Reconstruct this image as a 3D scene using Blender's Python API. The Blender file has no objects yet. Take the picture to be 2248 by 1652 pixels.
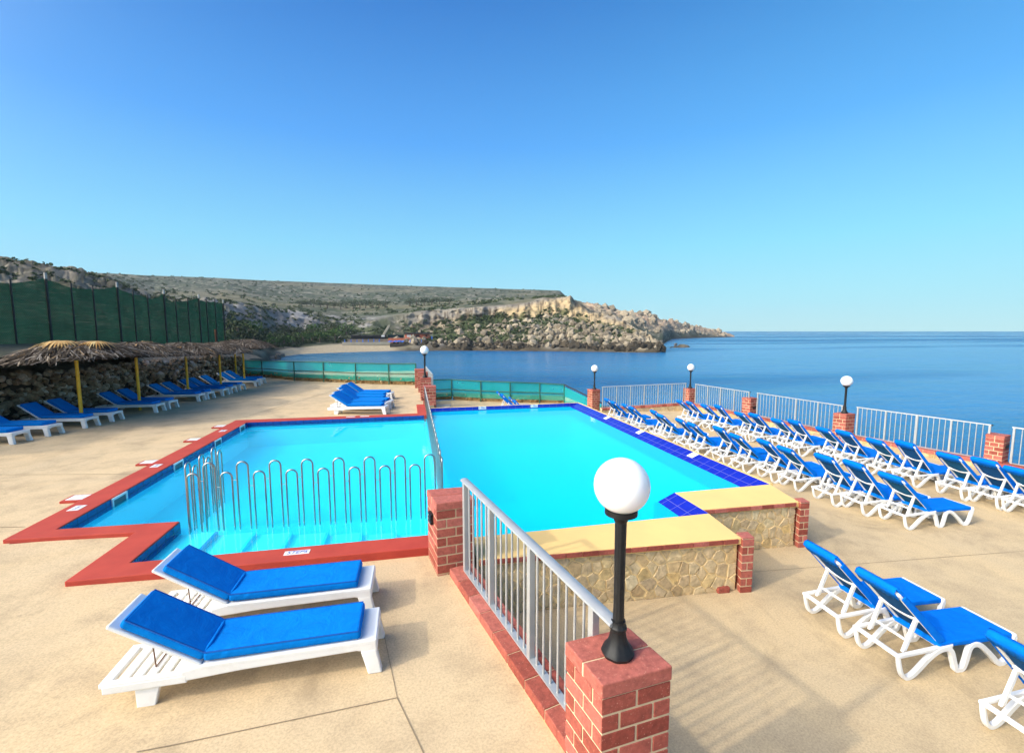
import bpy, math, random
import numpy as np
from mathutils import Vector, Matrix
R = math.radians
random.seed(7); rng = np.random.default_rng(7)
scn = bpy.context.scene
C = scn.collection

# ------------------------------------------------------------------ camera, sky, sun, exposure
HC = 2.65                       # camera height above the upper deck
F, CX, CY = 990., 1124., 826.   # focal length and centre on a 2248 px wide frame
PITCH = math.atan(99 / F); YAW = math.atan(227 / math.hypot(F, 99))
cam = bpy.data.cameras.new('camera'); camo = bpy.data.objects.new('camera', cam); C.objects.link(camo)
cam.sensor_width = 36; cam.lens = 36 * F / 2248; cam.clip_start = .05; cam.clip_end = 120000
camo.location = (0, 0, HC); camo.rotation_euler = (math.pi / 2 - PITCH, 0, -YAW)
scn.camera = camo

SUN = Vector((-.815, -.21, .54)).normalized()      # towards the sun
w = bpy.data.worlds.new('World'); scn.world = w; w.use_nodes = True
nt = w.node_tree; nt.nodes.clear()
sky = nt.nodes.new('ShaderNodeTexSky'); sky.sky_type = 'NISHITA'; sky.sun_disc = False
sky.sun_elevation = math.asin(SUN.z); sky.sun_rotation = math.atan2(SUN.x, SUN.y)
sky.altitude = 10; sky.air_density = 1.0; sky.dust_density = .25; sky.ozone_density = 2.2
SKY = .12
def wn(typ, **kw):
    n_ = nt.nodes.new(typ)
    for k, v in kw.items(): setattr(n_, k, v)
    return n_
tc = wn('ShaderNodeTexCoord'); sx = wn('ShaderNodeSeparateXYZ'); nt.links.new(tc.outputs['Generated'], sx.inputs[0])
rp = wn('ShaderNodeValToRGB'); nt.links.new(sx.outputs[2], rp.inputs[0])          # clear maritime sky by elevation
STOPS = [(0., (.50, .80, .90)), (.05, (.40, .79, .95)), (.17, (.265, .72, 1.)), (.36, (.105, .42, 1.)), (.60, (.03, .19, .62)), (1., (.02, .13, .5))]
el = rp.color_ramp.elements
while len(el) < len(STOPS): el.new(.5)
for k, (p, c) in enumerate(STOPS): el[k].position = p; el[k].color = (*c, 1)
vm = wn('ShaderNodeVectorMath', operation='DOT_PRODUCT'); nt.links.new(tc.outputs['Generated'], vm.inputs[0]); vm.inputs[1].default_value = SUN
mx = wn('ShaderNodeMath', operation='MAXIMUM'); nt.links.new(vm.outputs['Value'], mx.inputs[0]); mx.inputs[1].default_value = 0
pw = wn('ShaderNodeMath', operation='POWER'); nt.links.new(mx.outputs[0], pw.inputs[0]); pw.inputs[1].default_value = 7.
gm = wn('ShaderNodeMath', operation='MULTIPLY'); nt.links.new(pw.outputs[0], gm.inputs[0]); gm.inputs[1].default_value = 9.8 / SKY   # broad glow round the sun, added behind the camera to lift the shadows
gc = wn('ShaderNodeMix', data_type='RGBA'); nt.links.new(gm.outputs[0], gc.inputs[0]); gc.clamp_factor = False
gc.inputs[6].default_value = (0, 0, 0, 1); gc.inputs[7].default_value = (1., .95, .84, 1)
sc_ = wn('ShaderNodeVectorMath', operation='SCALE'); nt.links.new(rp.outputs[0], sc_.inputs[0]); sc_.inputs['Scale'].default_value = .95 / SKY
m1 = wn('ShaderNodeMix', data_type='RGBA'); m1.inputs[0].default_value = .93; nt.links.new(sky.outputs[0], m1.inputs[6]); nt.links.new(sc_.outputs[0], m1.inputs[7])
vr = wn('ShaderNodeVectorMath', operation='DOT_PRODUCT'); nt.links.new(tc.outputs['Generated'], vr.inputs[0]); vr.inputs[1].default_value = Vector((.80, .58, .16)).normalized()
px_ = wn('ShaderNodeMath', operation='MAXIMUM'); nt.links.new(vr.outputs['Value'], px_.inputs[0]); px_.inputs[1].default_value = 0
pp_ = wn('ShaderNodeMath', operation='POWER'); nt.links.new(px_.outputs[0], pp_.inputs[0]); pp_.inputs[1].default_value = 5.
cl = wn('ShaderNodeVectorMath', operation='SCALE'); cl.inputs[0].default_value = (.015, .07, .03); dv = wn('ShaderNodeMath', operation='DIVIDE'); nt.links.new(pp_.outputs[0], dv.inputs[0]); dv.inputs[1].default_value = SKY; nt.links.new(dv.outputs[0], cl.inputs['Scale'])
m0 = wn('ShaderNodeVectorMath', operation='ADD'); nt.links.new(m1.outputs[2], m0.inputs[0]); nt.links.new(cl.outputs[0], m0.inputs[1])      # paler sea air to seaward
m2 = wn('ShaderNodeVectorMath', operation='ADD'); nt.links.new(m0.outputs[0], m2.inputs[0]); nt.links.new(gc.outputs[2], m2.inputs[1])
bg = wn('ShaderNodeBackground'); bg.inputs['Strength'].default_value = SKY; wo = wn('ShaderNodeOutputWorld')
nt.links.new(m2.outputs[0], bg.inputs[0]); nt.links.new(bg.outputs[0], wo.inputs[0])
sl = bpy.data.lights.new('sun', 'SUN'); so = bpy.data.objects.new('sun', sl); C.objects.link(so)
sl.energy = 2.3; sl.angle = R(1.4); sl.color = (1, .9, .74)
so.rotation_euler = SUN.to_track_quat('Z', 'Y').to_euler()
scn.view_settings.view_transform = 'Standard'; scn.view_settings.look = 'None'
scn.view_settings.exposure = .09; scn.view_settings.gamma = 1

# ------------------------------------------------------------------ mesh helpers
class MB:
    def __init__(s): s.v = []; s.f = []; s.uv = []; s.val = []; s.mi = []
    def add(s, vs, fs, val=0., mi=0, uvs=None):
        o = len(s.v); s.v += [tuple(map(float, p)) for p in vs]
        for k, f in enumerate(fs):
            s.f.append(tuple(i + o for i in f)); s.val.append(val); s.mi.append(mi)
            s.uv.append(uvs[k] if uvs else [(0, 0)] * len(f))
        return s
    def quad(s, a, b, c, d, uv=None, val=0., mi=0):
        return s.add([a, b, c, d], [(0, 1, 2, 3)], val, mi, [uv] if uv else None)
    def hexa(s, lo, hi, val=0., mi=0):           # two loops of n points
        n = len(lo)
        fs = [tuple(range(n))[::-1], tuple(range(n, 2 * n))] + [(i, (i + 1) % n, n + (i + 1) % n, n + i) for i in range(n)]
        return s.add(list(lo) + list(hi), fs, val, mi)
    def prism(s, poly, z0, z1, val=0., mi=0):
        return s.hexa([(x, y, z0) for x, y in poly], [(x, y, z1) for x, y in poly], val, mi)
    def box(s, c, sz, rz=0., val=0., mi=0, taper=1.):
        x, y, z = [q / 2 for q in sz]; cs, sn = math.cos(rz), math.sin(rz)
        def q(px, py, pz): return (c[0] + px * cs - py * sn, c[1] + px * sn + py * cs, c[2] + pz)
        lo = [q(a * x * taper, b * y * taper, -z) for a, b in ((-1, -1), (1, -1), (1, 1), (-1, 1))]
        hi = [q(a * x, b * y, z) for a, b in ((-1, -1), (1, -1), (1, 1), (-1, 1))]
        return s.hexa(lo, hi, val, mi)
    def extrude(s, pts, vec, val=0., mi=0):
        return s.hexa(pts, [tuple(np.add(p, vec)) for p in pts], val, mi)
    def tube(s, path, r, n=8, val=0., mi=0, cap=True):
        P = [Vector(p) for p in path]; rr = r if isinstance(r, (list, tuple)) else [r] * len(P)
        vs = []; up = None
        for i, p in enumerate(P):
            t = (P[min(i + 1, len(P) - 1)] - P[max(i - 1, 0)]).normalized()
            if up is None: up = Vector((0, 0, 1)) if abs(t.z) < .9 else Vector((1, 0, 0))
            a = t.cross(up).normalized(); b = a.cross(t).normalized(); up = b
            for k in range(n):
                g = 2 * math.pi * k / n
                vs.append(p + (a * math.cos(g) + b * math.sin(g)) * rr[i])
        fs = [(i * n + k, i * n + (k + 1) % n, (i + 1) * n + (k + 1) % n, (i + 1) * n + k) for i in range(len(P) - 1) for k in range(n)]
        if cap: fs += [tuple(range(n))[::-1], tuple((len(P) - 1) * n + k for k in range(n))]
        return s.add(vs, fs, val, mi)
    def lathe(s, prof, n=24, c=(0, 0, 0), lobes=0, amp=0., val=0., mi=0):
        vs = []
        for r, z in prof:
            for k in range(n):
                g = 2 * math.pi * k / n; q = r * (1 + amp * abs(math.cos(lobes * g / 2)) if lobes else 1)
                vs.append((c[0] + q * math.cos(g), c[1] + q * math.sin(g), c[2] + z))
        m = len(prof)
        fs = [(i * n + k, i * n + (k + 1) % n, (i + 1) * n + (k + 1) % n, (i + 1) * n + k) for i in range(m - 1) for k in range(n)]
        fs += [tuple(range(n))[::-1], tuple((m - 1) * n + k for k in range(n))]
        return s.add(vs, fs, val, mi)
    def ribbon(s, path, y, wy, th, val=0., mi=0):      # rectangular bar swept along an (x,z) path
        P = [Vector((p[0], 0, p[1])) for p in path]; vs = []
        for i, p in enumerate(P):
            t = (P[min(i + 1, len(P) - 1)] - P[max(i - 1, 0)]).normalized(); nn = Vector((-t.z, 0, t.x))
            tt = th[i] if isinstance(th, (list, tuple)) else th
            for a, b in ((-1, -1), (1, -1), (1, 1), (-1, 1)):
                q = p + nn * (a * tt / 2); vs.append((q.x, y + b * wy / 2, q.z))
        fs = [(i * 4 + k, i * 4 + (k + 1) % 4, (i + 1) * 4 + (k + 1) % 4, (i + 1) * 4 + k) for i in range(len(P) - 1) for k in range(4)]
        fs += [(3, 2, 1, 0), tuple((len(P) - 1) * 4 + k for k in range(4))]
        return s.add(vs, fs, val, mi)
    def build(s, name, mats, parent=None, smooth=None, bevel=0., seg=2):
        me = bpy.data.meshes.new(name); me.from_pydata(s.v, [], s.f)
        mats = mats if isinstance(mats, (list, tuple)) else [mats]
        for m in mats: me.materials.append(m)
        me.polygons.foreach_set('material_index', s.mi)
        a = me.attributes.new('rnd', 'FLOAT', 'FACE'); a.data.foreach_set('value', s.val)
        u = me.uv_layers.new(name='UVMap'); flat = [c for f in s.uv for p in f for c in p]; u.data.foreach_set('uv', flat)
        if smooth is not None:
            me.polygons.foreach_set('use_smooth', [True] * len(s.f)); me.update(); me.set_sharp_from_angle(angle=R(smooth))
        me.update(); me.validate()
        return link(name, me, parent, bevel, seg)
def link(name, me, parent=None, bevel=0., seg=2):
    o = bpy.data.objects.new(name, me); C.objects.link(o); o.parent = parent
    if bevel:
        b = o.modifiers.new('bevel', 'BEVEL'); b.width = bevel; b.segments = seg; b.limit_method = 'ANGLE'; b.angle_limit = R(35)
        b.harden_normals = False
    return o
def tag(o, label=None, cat=None, group=None, kind=None):
    if label: o['label'] = label
    if cat: o['category'] = cat
    if group: o['group'] = group
    if kind: o['kind'] = kind
    return o
def thing(name, label, cat, loc=(0, 0, 0), rz=0., group=None):
    o = bpy.data.objects.new(name, None); C.objects.link(o); o.empty_display_size = .2
    o.location = loc; o.rotation_euler = (0, 0, rz)
    return tag(o, label, cat, group)
def dup(root, loc, rz, label):
    def cp(o, par):
        c = o.copy(); C.objects.link(c); c.parent = par
        for ch in o.children: cp(ch, c)
        return c
    r = cp(root, None); r.location = loc; r.rotation_euler = (0, 0, rz); r['label'] = label
    return r
ORD = ['', 'first', 'second', 'third', 'fourth', 'fifth', 'sixth', 'seventh', 'eighth', 'ninth', 'tenth', 'eleventh', 'twelfth', 'thirteenth', 'fourteenth', 'fifteenth', 'sixteenth']

# ------------------------------------------------------------------ materials
class NT:
    def __init__(s, name):
        s.m = bpy.data.materials.new(name); s.m.use_nodes = True; s.t = s.m.node_tree; s.t.nodes.clear()
        s.out = s.n('ShaderNodeOutputMaterial')
    def n(s, typ, props=None, **kw):
        nd = s.t.nodes.new(typ)
        for k, v in (props or {}).items(): setattr(nd, k, v)
        for k, v in kw.items():
            key = k.replace('_', ' ')
            if key not in nd.inputs: key = int(k[1:])
            s.set(nd.inputs[key], v)
        return nd
    def set(s, inp, v):
        if isinstance(v, bpy.types.NodeSocket): s.t.links.new(v, inp)
        elif isinstance(v, (tuple, list)) and len(v) == 3 and inp.type == 'RGBA': inp.default_value = (*v, 1)
        else: inp.default_value = v
    def coord(s, kind='Object', scale=1.):
        tc = s.n('ShaderNodeTexCoord'); mp = s.n('ShaderNodeMapping'); s.t.links.new(tc.outputs[kind], mp.inputs[0])
        mp.inputs['Scale'].default_value = scale if isinstance(scale, tuple) else (scale,) * 3
        return mp.outputs[0]
    def noise(s, vec, scale=5., detail=4., rough=.55, dist=0.):
        return s.n('ShaderNodeTexNoise', Vector=vec, Scale=scale, Detail=detail, Roughness=rough, Distortion=dist).outputs[0]
    def ramp(s, fac, stops, interp='LINEAR'):
        r = s.n('ShaderNodeValToRGB', Fac=fac); r.color_ramp.interpolation = interp
        e = r.color_ramp.elements
        while len(e) < len(stops): e.new(.5)
        for k, (p, c) in enumerate(stops):
            e[k].position = p; e[k].color = (*c, 1) if isinstance(c, tuple) else (c, c, c, 1)
        return r.outputs[0]
    def mix(s, fac, a, b, mode='MIX'):
        m = s.n('ShaderNodeMix', {'data_type': 'RGBA', 'blend_type': mode})
        s.set(m.inputs[0], fac); s.set(m.inputs[6], a); s.set(m.inputs[7], b)
        return m.outputs[2]
    def math(s, op, a, b=0.):
        m = s.n('ShaderNodeMath', {'operation': op}); s.set(m.inputs[0], a); s.set(m.inputs[1], b); return m.outputs[0]
    def bump(s, h, strength=.3, dist=.01, normal=None):
        b = s.n('ShaderNodeBump', Height=h, Strength=strength, Distance=dist)
        if normal: s.set(b.inputs['Normal'], normal)
        return b.outputs[0]
    def bsdf(s, col, rough=.5, metal=0., spec=.5, normal=None, **kw):
        p = s.n('ShaderNodeBsdfPrincipled'); s.set(p.inputs['Base Color'], col); s.set(p.inputs['Roughness'], rough)
        s.set(p.inputs['Metallic'], metal); s.set(p.inputs['Specular IOR Level'], spec)
        for k, v in kw.items(): s.set(p.inputs[k.replace('_', ' ')], v)
        if normal: s.set(p.inputs['Normal'], normal)
        return p.outputs[0]
    def done(s, sh): s.t.links.new(sh, s.out.inputs[0]); return s.m
def M(name, c1, c2=None, rough=.5, metal=0., spec=.5, scale=4., bump=0., bscale=60., bdist=.004, dirt=0., dirtcol=(.2, .16, .1)):
    t = NT(name); v = t.coord()
    c2 = c2 or tuple(q * .8 for q in c1)
    col = t.mix(t.ramp(t.noise(v, scale, 5), [(.35, 0.), (.65, 1.)]), c1, c2)
    if dirt: col = t.mix(t.math('MULTIPLY', t.ramp(t.noise(v, scale * 2.3, 8, .65), [(.5, 0.), (.72, 1.)]), dirt), col, dirtcol)
    nm = t.bump(t.noise(v, bscale, 4), bump, bdist) if bump else None
    return t.done(t.bsdf(col, rough, metal, spec, nm))
def RND(name, stops, rough=.7, scale=30., amt=.3, bump=.3, bdist=.004, spec=.4, speck=None):   # colour from the per-face random value
    t = NT(name); v = t.coord(); a = t.n('ShaderNodeAttribute', {'attribute_name': 'rnd'})
    col = t.ramp(a.outputs['Fac'], stops)
    nz = t.noise(v, scale, 6, .65)
    col = t.mix(amt, col, t.ramp(nz, [(.3, .15), (.7, 1.)]), 'MULTIPLY')
    if speck: col = t.mix(t.ramp(t.noise(v, scale * 4, 2), [(.66, 0.), (.72, .6)]), col, speck)
    return t.done(t.bsdf(col, rough, 0, spec, t.bump(nz, bump, bdist)))

def deck_mat(name, c1, c2, c3, seed=0.):
    t = NT(name); v = t.coord()
    big = t.noise(v, .45 + seed, 6, .65, .8); mid = t.noise(v, 1.7, 7, .65); fine = t.noise(v, 55., 4, .7); tiny = t.noise(v, 190., 2)
    col = t.mix(t.ramp(big, [(.38, 0.), (.62, 1.)]), c1, c2)
    col = t.mix(t.ramp(mid, [(.46, 0.), (.68, .85)]), col, c3)
    col = t.mix(.6, col, t.ramp(fine, [(.3, .5), (.6, 1.)]), 'MULTIPLY')
    col = t.mix(t.ramp(tiny, [(.62, 0.), (.7, .35)]), col, tuple(min(1, q * 1.5) for q in c1))
    st = t.noise(v, .9, 9, .7, .8)
    col = t.mix(t.ramp(st, [(.54, 0.), (.70, .42)]), col, tuple(q * .45 for q in c3))
    return t.done(t.bsdf(col, .85, 0, .25, t.bump(fine, .35, .004)))
m_deck = deck_mat('sand_concrete', (.66, .485, .275), (.585, .445, .27), (.45, .335, .20))
m_deck2 = deck_mat('lower_concrete', (.61, .455, .255), (.55, .42, .25), (.43, .325, .195), .1)
m_joint = M('joint_dirt', (.28, .21, .125), rough=.95)
m_red = M('red_paint', (.44, .058, .036), (.37, .045, .03), rough=.75, spec=.25, scale=3., bump=.35, bscale=90., bdist=.003, dirt=.2, dirtcol=(.3, .06, .04))
m_yellow = M('yellow_paint', (.80, .54, .20), (.74, .49, .19), rough=.8, spec=.2, scale=1.4, bump=.15, bscale=80., bdist=.003, dirt=.12, dirtcol=(.55, .36, .16))
m_coped = M('cream_edge', (.85, .66, .34), rough=.7)
m_brick = RND('red_brick', [(0., (.31, .065, .042)), (.5, (.42, .105, .072)), (1., (.54, .165, .125))], .75, 26., .55, .45, .004, .3, (.55, .32, .22))
m_mortar = M('mortar', (.62, .49, .30), (.52, .41, .25), rough=.95, scale=12, bump=.4, bscale=120)
m_white = M('white_plastic', (.80, .79, .76), (.74, .73, .69), rough=.38, scale=3., dirt=.22, dirtcol=(.5, .43, .33))
m_white2 = M('white_resin', (.80, .80, .79), (.73, .73, .71), rough=.4, scale=3., dirt=.2, dirtcol=(.52, .46, .37))
def cloth(name, c1, c2):
    t = NT(name); v = t.coord()
    n1 = t.noise(v, 5., 4, .6, .6); wv = t.noise(v, 260., 2)
    col = t.mix(t.ramp(n1, [(.3, 0.), (.7, 1.)]), c1, c2)
    n3 = t.noise(v, 11., 3, .5, 1.2); nb = t.bump(n1, .45, .035); nb = t.bump(n3, .3, .014, nb); nb = t.bump(wv, .25, .002, nb)
    return t.done(t.bsdf(col, .9, 0, .08, nb))
m_cush = cloth('blue_cushion', (.0, .195, .62), (.0, .16, .54))
m_cush2 = cloth('blue_cover', (.0, .165, .68), (.0, .14, .58))
m_pipe = M('cushion_piping', (.0, .10, .44), rough=.9)
m_sling = cloth('sling_fabric', (.01, .075, .21), (.008, .06, .17))
m_sling2 = cloth('faded_sling', (.012, .10, .21), (.01, .08, .17))
m_alu = M('satin_aluminium', (.46, .47, .46), (.40, .41, .41), rough=.42, metal=.4, scale=6, dirt=.25, dirtcol=(.42, .38, .32))
m_steel = M('stainless_steel', (.40, .385, .36), (.33, .315, .30), rough=.3, metal=1., scale=8)
m_black = M('black_metal', (.008, .008, .009), (.014, .014, .014), rough=.5, spec=.3, scale=20, bump=.2, bscale=70)
m_globe = NT('opal_globe'); m_globe = m_globe.done(m_globe.bsdf((.88, .87, .86), .18, 0, .5, None, Subsurface_Weight=.15, Subsurface_Scale=.05))
m_pole = M('yellow_paint_pole', (.85, .47, .015), (.75, .4, .015), rough=.5, scale=9, dirt=.4, dirtcol=(.25, .13, .03))
m_gpost = M('green_paint', (.008, .13, .075), (.01, .10, .06), rough=.5, scale=14, dirt=.5, dirtcol=(.16, .12, .05))
m_dark = M('dark_steel', (.02, .017, .014), (.04, .03, .022), rough=.6, scale=10)
m_palep = M('pale_steel', (.42, .40, .37), (.3, .28, .25), rough=.5, metal=.4)
m_wire = M('brown_wire', (.16, .07, .03), rough=.6)
m_label = M('white_tile', (.80, .80, .77), (.74, .74, .7), rough=.3)
m_ink = M('blue_ink', (.03, .07, .42), rough=.5)
m_lid = M('white_lid', (.74, .74, .72), (.62, .62, .6), rough=.5, scale=12, dirt=.4)
m_mouth = M('skimmer_throat', (.10, .16, .16), rough=.5)
m_grey = M('grey_plastic', (.42, .42, .41), rough=.55)

def tile_mat(name, c1, c2, grout, bw, bh, off=0., rough=.12, mortar=.006):
    t = NT(name); uv = t.coord('UV')
    b = t.n('ShaderNodeTexBrick', {'offset': off}, Vector=uv, Color1=c1, Color2=c2, Mortar=grout, Scale=1.)
    b.inputs['Mortar Size'].default_value = mortar; b.inputs['Brick Width'].default_value = bw; b.inputs['Row Height'].default_value = bh
    b.inputs['Mortar Smooth'].default_value = .1; b.inputs['Bias'].default_value = 0
    col = t.mix(.35, b.outputs['Color'], t.ramp(t.noise(t.coord(), 9., 4), [(.3, .6), (.7, 1.)]), 'MULTIPLY')
    return t.done(t.bsdf(col, rough, 0, .5, t.bump(b.outputs['Fac'], -.3, .003)))
m_tile = tile_mat('cobalt_tile', (.010, .020, .38), (.008, .016, .33), (.12, .12, .36), .25, .185, mortar=.0045)
m_ktile = tile_mat('navy_tile', (.008, .055, .27), (.006, .045, .23), (.004, .016, .10), .2, .16, 0., .2)
m_basin = M('pool_paint', (.05, .70, .92), (.06, .74, .94), rough=.6, scale=.6)
m_kbasin = M('paddling_pool_paint', (.16, .66, .86), (.20, .72, .88), rough=.6, scale=.5)
m_step = M('step_paint', (.70, .9, .95), (.74, .92, .97), rough=.6, scale=2)
m_nose = M('step_nosing', (.01, .10, .55), rough=.3)
def water_mat(name, tint, body, turb, bs=2.2, st=.05):
    t = NT(name); v = t.coord('Object', (1., 1.6, 1.))
    h = t.noise(v, bs, 3, .5, .4); h2 = t.noise(v, bs * 6, 2)
    nb = t.bump(h, st, .06); nb = t.bump(h2, st * .5, .01, nb)
    lw = t.n('ShaderNodeLayerWeight', Blend=.5, Normal=nb); fr = t.math('ADD', .02, t.math('MULTIPLY', .6, t.math('POWER', lw.outputs['Facing'], 5.)))
    tr = t.n('ShaderNodeBsdfTransparent', Color=tint); gl = t.n('ShaderNodeBsdfGlossy', Color=(1, 1, 1), Roughness=.02, Normal=nb)
    df = t.n('ShaderNodeBsdfDiffuse', Color=body); tb = t.n('ShaderNodeMixShader'); tb.inputs[0].default_value = turb; t.set(tb.inputs[1], tr.outputs[0]); t.set(tb.inputs[2], df.outputs[0])
    mx = t.n('ShaderNodeMixShader'); t.set(mx.inputs[0], fr); t.set(mx.inputs[1], tb.outputs[0]); t.set(mx.inputs[2], gl.outputs[0])
    return t.done(mx.outputs[0])
m_water = water_mat('pool_water', (.04, .95, 1.), (.0, .72, .98), .6, 1.6, .05)
m_kwater = water_mat('paddling_pool_water', (.24, .96, 1.), (.03, .80, .98), .22, 2.2, .05)

def stone_clad():
    t = NT('stone_cladding'); v0 = t.coord(); wob = t.noise(v0, 6., 2)
    v = t.n('ShaderNodeVectorMath', {'operation': 'MULTIPLY_ADD'}); t.set(v.inputs[0], t.n('ShaderNodeTexNoise', Vector=v0, Scale=3., Detail=2.).outputs[1]); v.inputs[1].default_value = (.38, .38, .38); t.set(v.inputs[2], v0)
    ed = t.n('ShaderNodeTexVoronoi', {'feature': 'DISTANCE_TO_EDGE'}, Vector=v.outputs[0], Scale=5.2).outputs['Distance']
    ce = t.n('ShaderNodeTexVoronoi', {'feature': 'F1'}, Vector=v.outputs[0], Scale=5.2)
    sep = t.n('ShaderNodeSeparateColor', Color=ce.outputs['Color'])
    col = t.ramp(sep.outputs[0], [(0., (.42, .28, .13)), (.25, (.50, .37, .22)), (.5, (.60, .46, .26)), (.7, (.44, .32, .2)), (.85, (.56, .38, .13)), (1., (.64, .52, .33))])
    fine = t.noise(v0, 22., 7, .7)
    col = t.mix(.6, col, t.ramp(fine, [(.3, .45), (.62, 1.)]), 'MULTIPLY')
    mm = t.ramp(t.math('ADD', ed, t.math('MULTIPLY', fine, .04)), [(.035, 0.), (.06, 1.)])
    col = t.mix(mm, (.58, .43, .21), col)
    h = t.math('ADD', t.ramp(ed, [(.02, 0.), (.06, 1.)]), t.math('MULTIPLY', fine, 1.1))
    return t.done(t.bsdf(col, .9, 0, .2, t.bump(h, .7, .018)))
m_stone = stone_clad()
m_mortar2 = M('sandy_mortar', (.72, .53, .26), (.64, .47, .23), rough=.95, scale=6, bump=.5, bscale=90)
m_face = RND('facing_stone', [(0., (.56, .39, .20)), (.25, (.66, .49, .28)), (.5, (.72, .55, .31)), (.75, (.60, .45, .28)), (.9, (.70, .47, .18)), (1., (.76, .62, .38))], .9, 16., .55, .8, .012, .2)
m_rubble = RND('rubble_stone', [(0., (.24, .155, .09)), (.4, (.38, .26, .16)), (.75, (.5, .38, .26)), (1., (.62, .54, .46))], .95, 9., .75, .9, .02, .15)
m_earth = M('dark_earth', (.035, .024, .014), rough=1)
m_pale_rubble = RND('pale_rubble', [(0., (.28, .17, .07)), (.5, (.42, .27, .12)), (1., (.55, .4, .22))], .95, 14., .6, .6, .01, .15)
m_thatch = RND('thatch', [(0., (.04, .028, .018)), (.4, (.105, .078, .054)), (.75, (.20, .16, .125)), (.92, (.36, .31, .25)), (1., (.42, .24, .09))], .9, 40., .3, .2, .004, .15)
m_palm = RND('dry_palm_leaf', [(0., (.36, .18, .05)), (.6, (.55, .32, .11)), (1., (.62, .5, .24))], .8, 40., .3, .2, .004, .2)
def net_mat(name, col, opac, scale=0, thr=.5):
    t = NT(name); v = t.coord(); n1 = t.noise(v, 1.6, 5, .6, .5)
    c = t.mix(t.ramp(n1, [(.3, 0.), (.7, 1.)]), col, tuple(q * .6 for q in col))
    d = t.n('ShaderNodeBsdfDiffuse', Color=c); tl = t.n('ShaderNodeBsdfTranslucent', Color=c)
    a = t.n('ShaderNodeMixShader'); a.inputs[0].default_value = .4; t.set(a.inputs[1], d.outputs[0]); t.set(a.inputs[2], tl.outputs[0])
    tr = t.n('ShaderNodeBsdfTransparent', Color=(1, 1, 1)); b = t.n('ShaderNodeMixShader')
    if scale:                                     # woven shade cloth behind diamond chain link
        uv = t.n('ShaderNodeTexCoord').outputs['UV']
        def wave(rot):
            mp = t.n('ShaderNodeMapping'); t.set(mp.inputs[0], uv); mp.inputs['Rotation'].default_value = (0, 0, rot)
            return t.n('ShaderNodeTexWave', Vector=mp.outputs[0], Scale=scale).outputs['Fac']
        g = t.math('MAXIMUM', t.ramp(wave(R(40)), [(.80, 0.), (.95, 1.)]), t.ramp(wave(R(-40)), [(.80, 0.), (.95, 1.)]))
        c2 = t.mix(g, c, (.015, .02, .02)); t.set(d.inputs[0], c2); t.set(tl.inputs[0], c2)
        hb = t.noise(t.coord('Object', (1., 1., 9.)), 2., 4)
        b.inputs[0].default_value = opac; t.set(b.inputs[0], t.ramp(hb, [(.3, opac - .06), (.6, opac + .03)]))
    else: t.set(b.inputs[0], t.ramp(n1, [(.3, opac - .1), (.7, opac + .12)]))
    t.set(b.inputs[1], tr.outputs[0]); t.set(b.inputs[2], a.outputs[0])
    return t.done(b.outputs[0])
m_net = net_mat('turquoise_net', (.02, .74, .58), .52)
m_shade = net_mat('green_shade_cloth', (.010, .068, .046), .95, 5.5)

# ------------------------------------------------------------------ image-plane bookkeeping (a pixel of the frame to a point in the world)
fw = Vector((math.sin(YAW) * math.cos(PITCH), math.cos(YAW) * math.cos(PITCH), -math.sin(PITCH)))
rt = Vector((math.cos(YAW), -math.sin(YAW), 0)); up = rt.cross(fw)
def ray(px, py): return fw * F + rt * (px - CX) - up * (py - CY)
def G(px, py, z=0.):
    d = ray(px, py); t = (z - HC) / d.z; return Vector((0, 0, HC)) + d * t
def hdir(px):
    d = ray(px, 727); v = Vector((d.x, d.y, 0)); v.normalize(); return v
def zat(px, py, r):            # height at distance r along the bearing of px that shows at row py
    a = hdir(px) * r; k = CY - py
    return HC + (k * a.dot(fw) - F * a.dot(up)) / (F * up.z - k * fw.z)

# ------------------------------------------------------------------ the setting: decks, pools, sea
def zl(x): return .05 * max(0., min(1., (-x - 1.5) / 2.2))
def zr(y): s_ = max(0., min(1., (y - 8) / 8)); return -.6 - .15 * s_ * s_ * (3 - 2 * s_)
RA = Vector((.53, 4.66)); RB = Vector((1.10, 2.10))       # line of the near railing
def rail_x(y): return RA.x + (RB.x - RA.x) * (y - RA.y) / (RB.y - RA.y)
def sheet(b, xs, ys, zf, skew=None):
    for i in range(len(xs) - 1):
        for j in range(len(ys) - 1):
            P = []
            for (a, c) in ((i, j), (i + 1, j), (i + 1, j + 1), (i, j + 1)):
                x, y = xs[a], ys[c]
                if skew: x = skew(x, y)
                P.append((x, y, zf(x, y)))
            b.quad(*P)
b = MB(); zf = lambda x, y: zl(x)
LX = [-30, -12, -6, -4.85]; MX = [-4.85, -4.2, -3.3]
sheet(b, LX, [-8, 0, 6.55, 14.3, 22, 31], zf)
sheet(b, MX, [-8, 0, 6.55], zf); sheet(b, [-3.3, -2.5, -1.5, 0.], [-8, 0, 5.3], zf)
for y0, y1 in ((-8, 0), (0, 2.1), (2.1, 4.7)):
    b.quad((0, y0, 0), (rail_x(y0), y0, 0), (rail_x(y1), y1, 0), (0, y1, 0))
b.quad((0, 4.7, 0), (.5, 4.7, 0), (.5, 5.3, 0), (0, 5.3, 0))
sheet(b, [-4.85, -3.7, -1.5, .5], [14.15, 18, 31], zf)
tag(b.build('upper_deck', m_deck), kind='structure')
b = MB(); zf = lambda x, y: zr(y)
for y0, y1 in ((-8, 0), (0, 2.1), (2.1, 4.7)):
    b.quad((rail_x(y0) + .15, y0, -.6), (14.6, y0, -.6), (14.6, y1, -.6), (rail_x(y1) + .15, y1, -.6))
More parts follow.
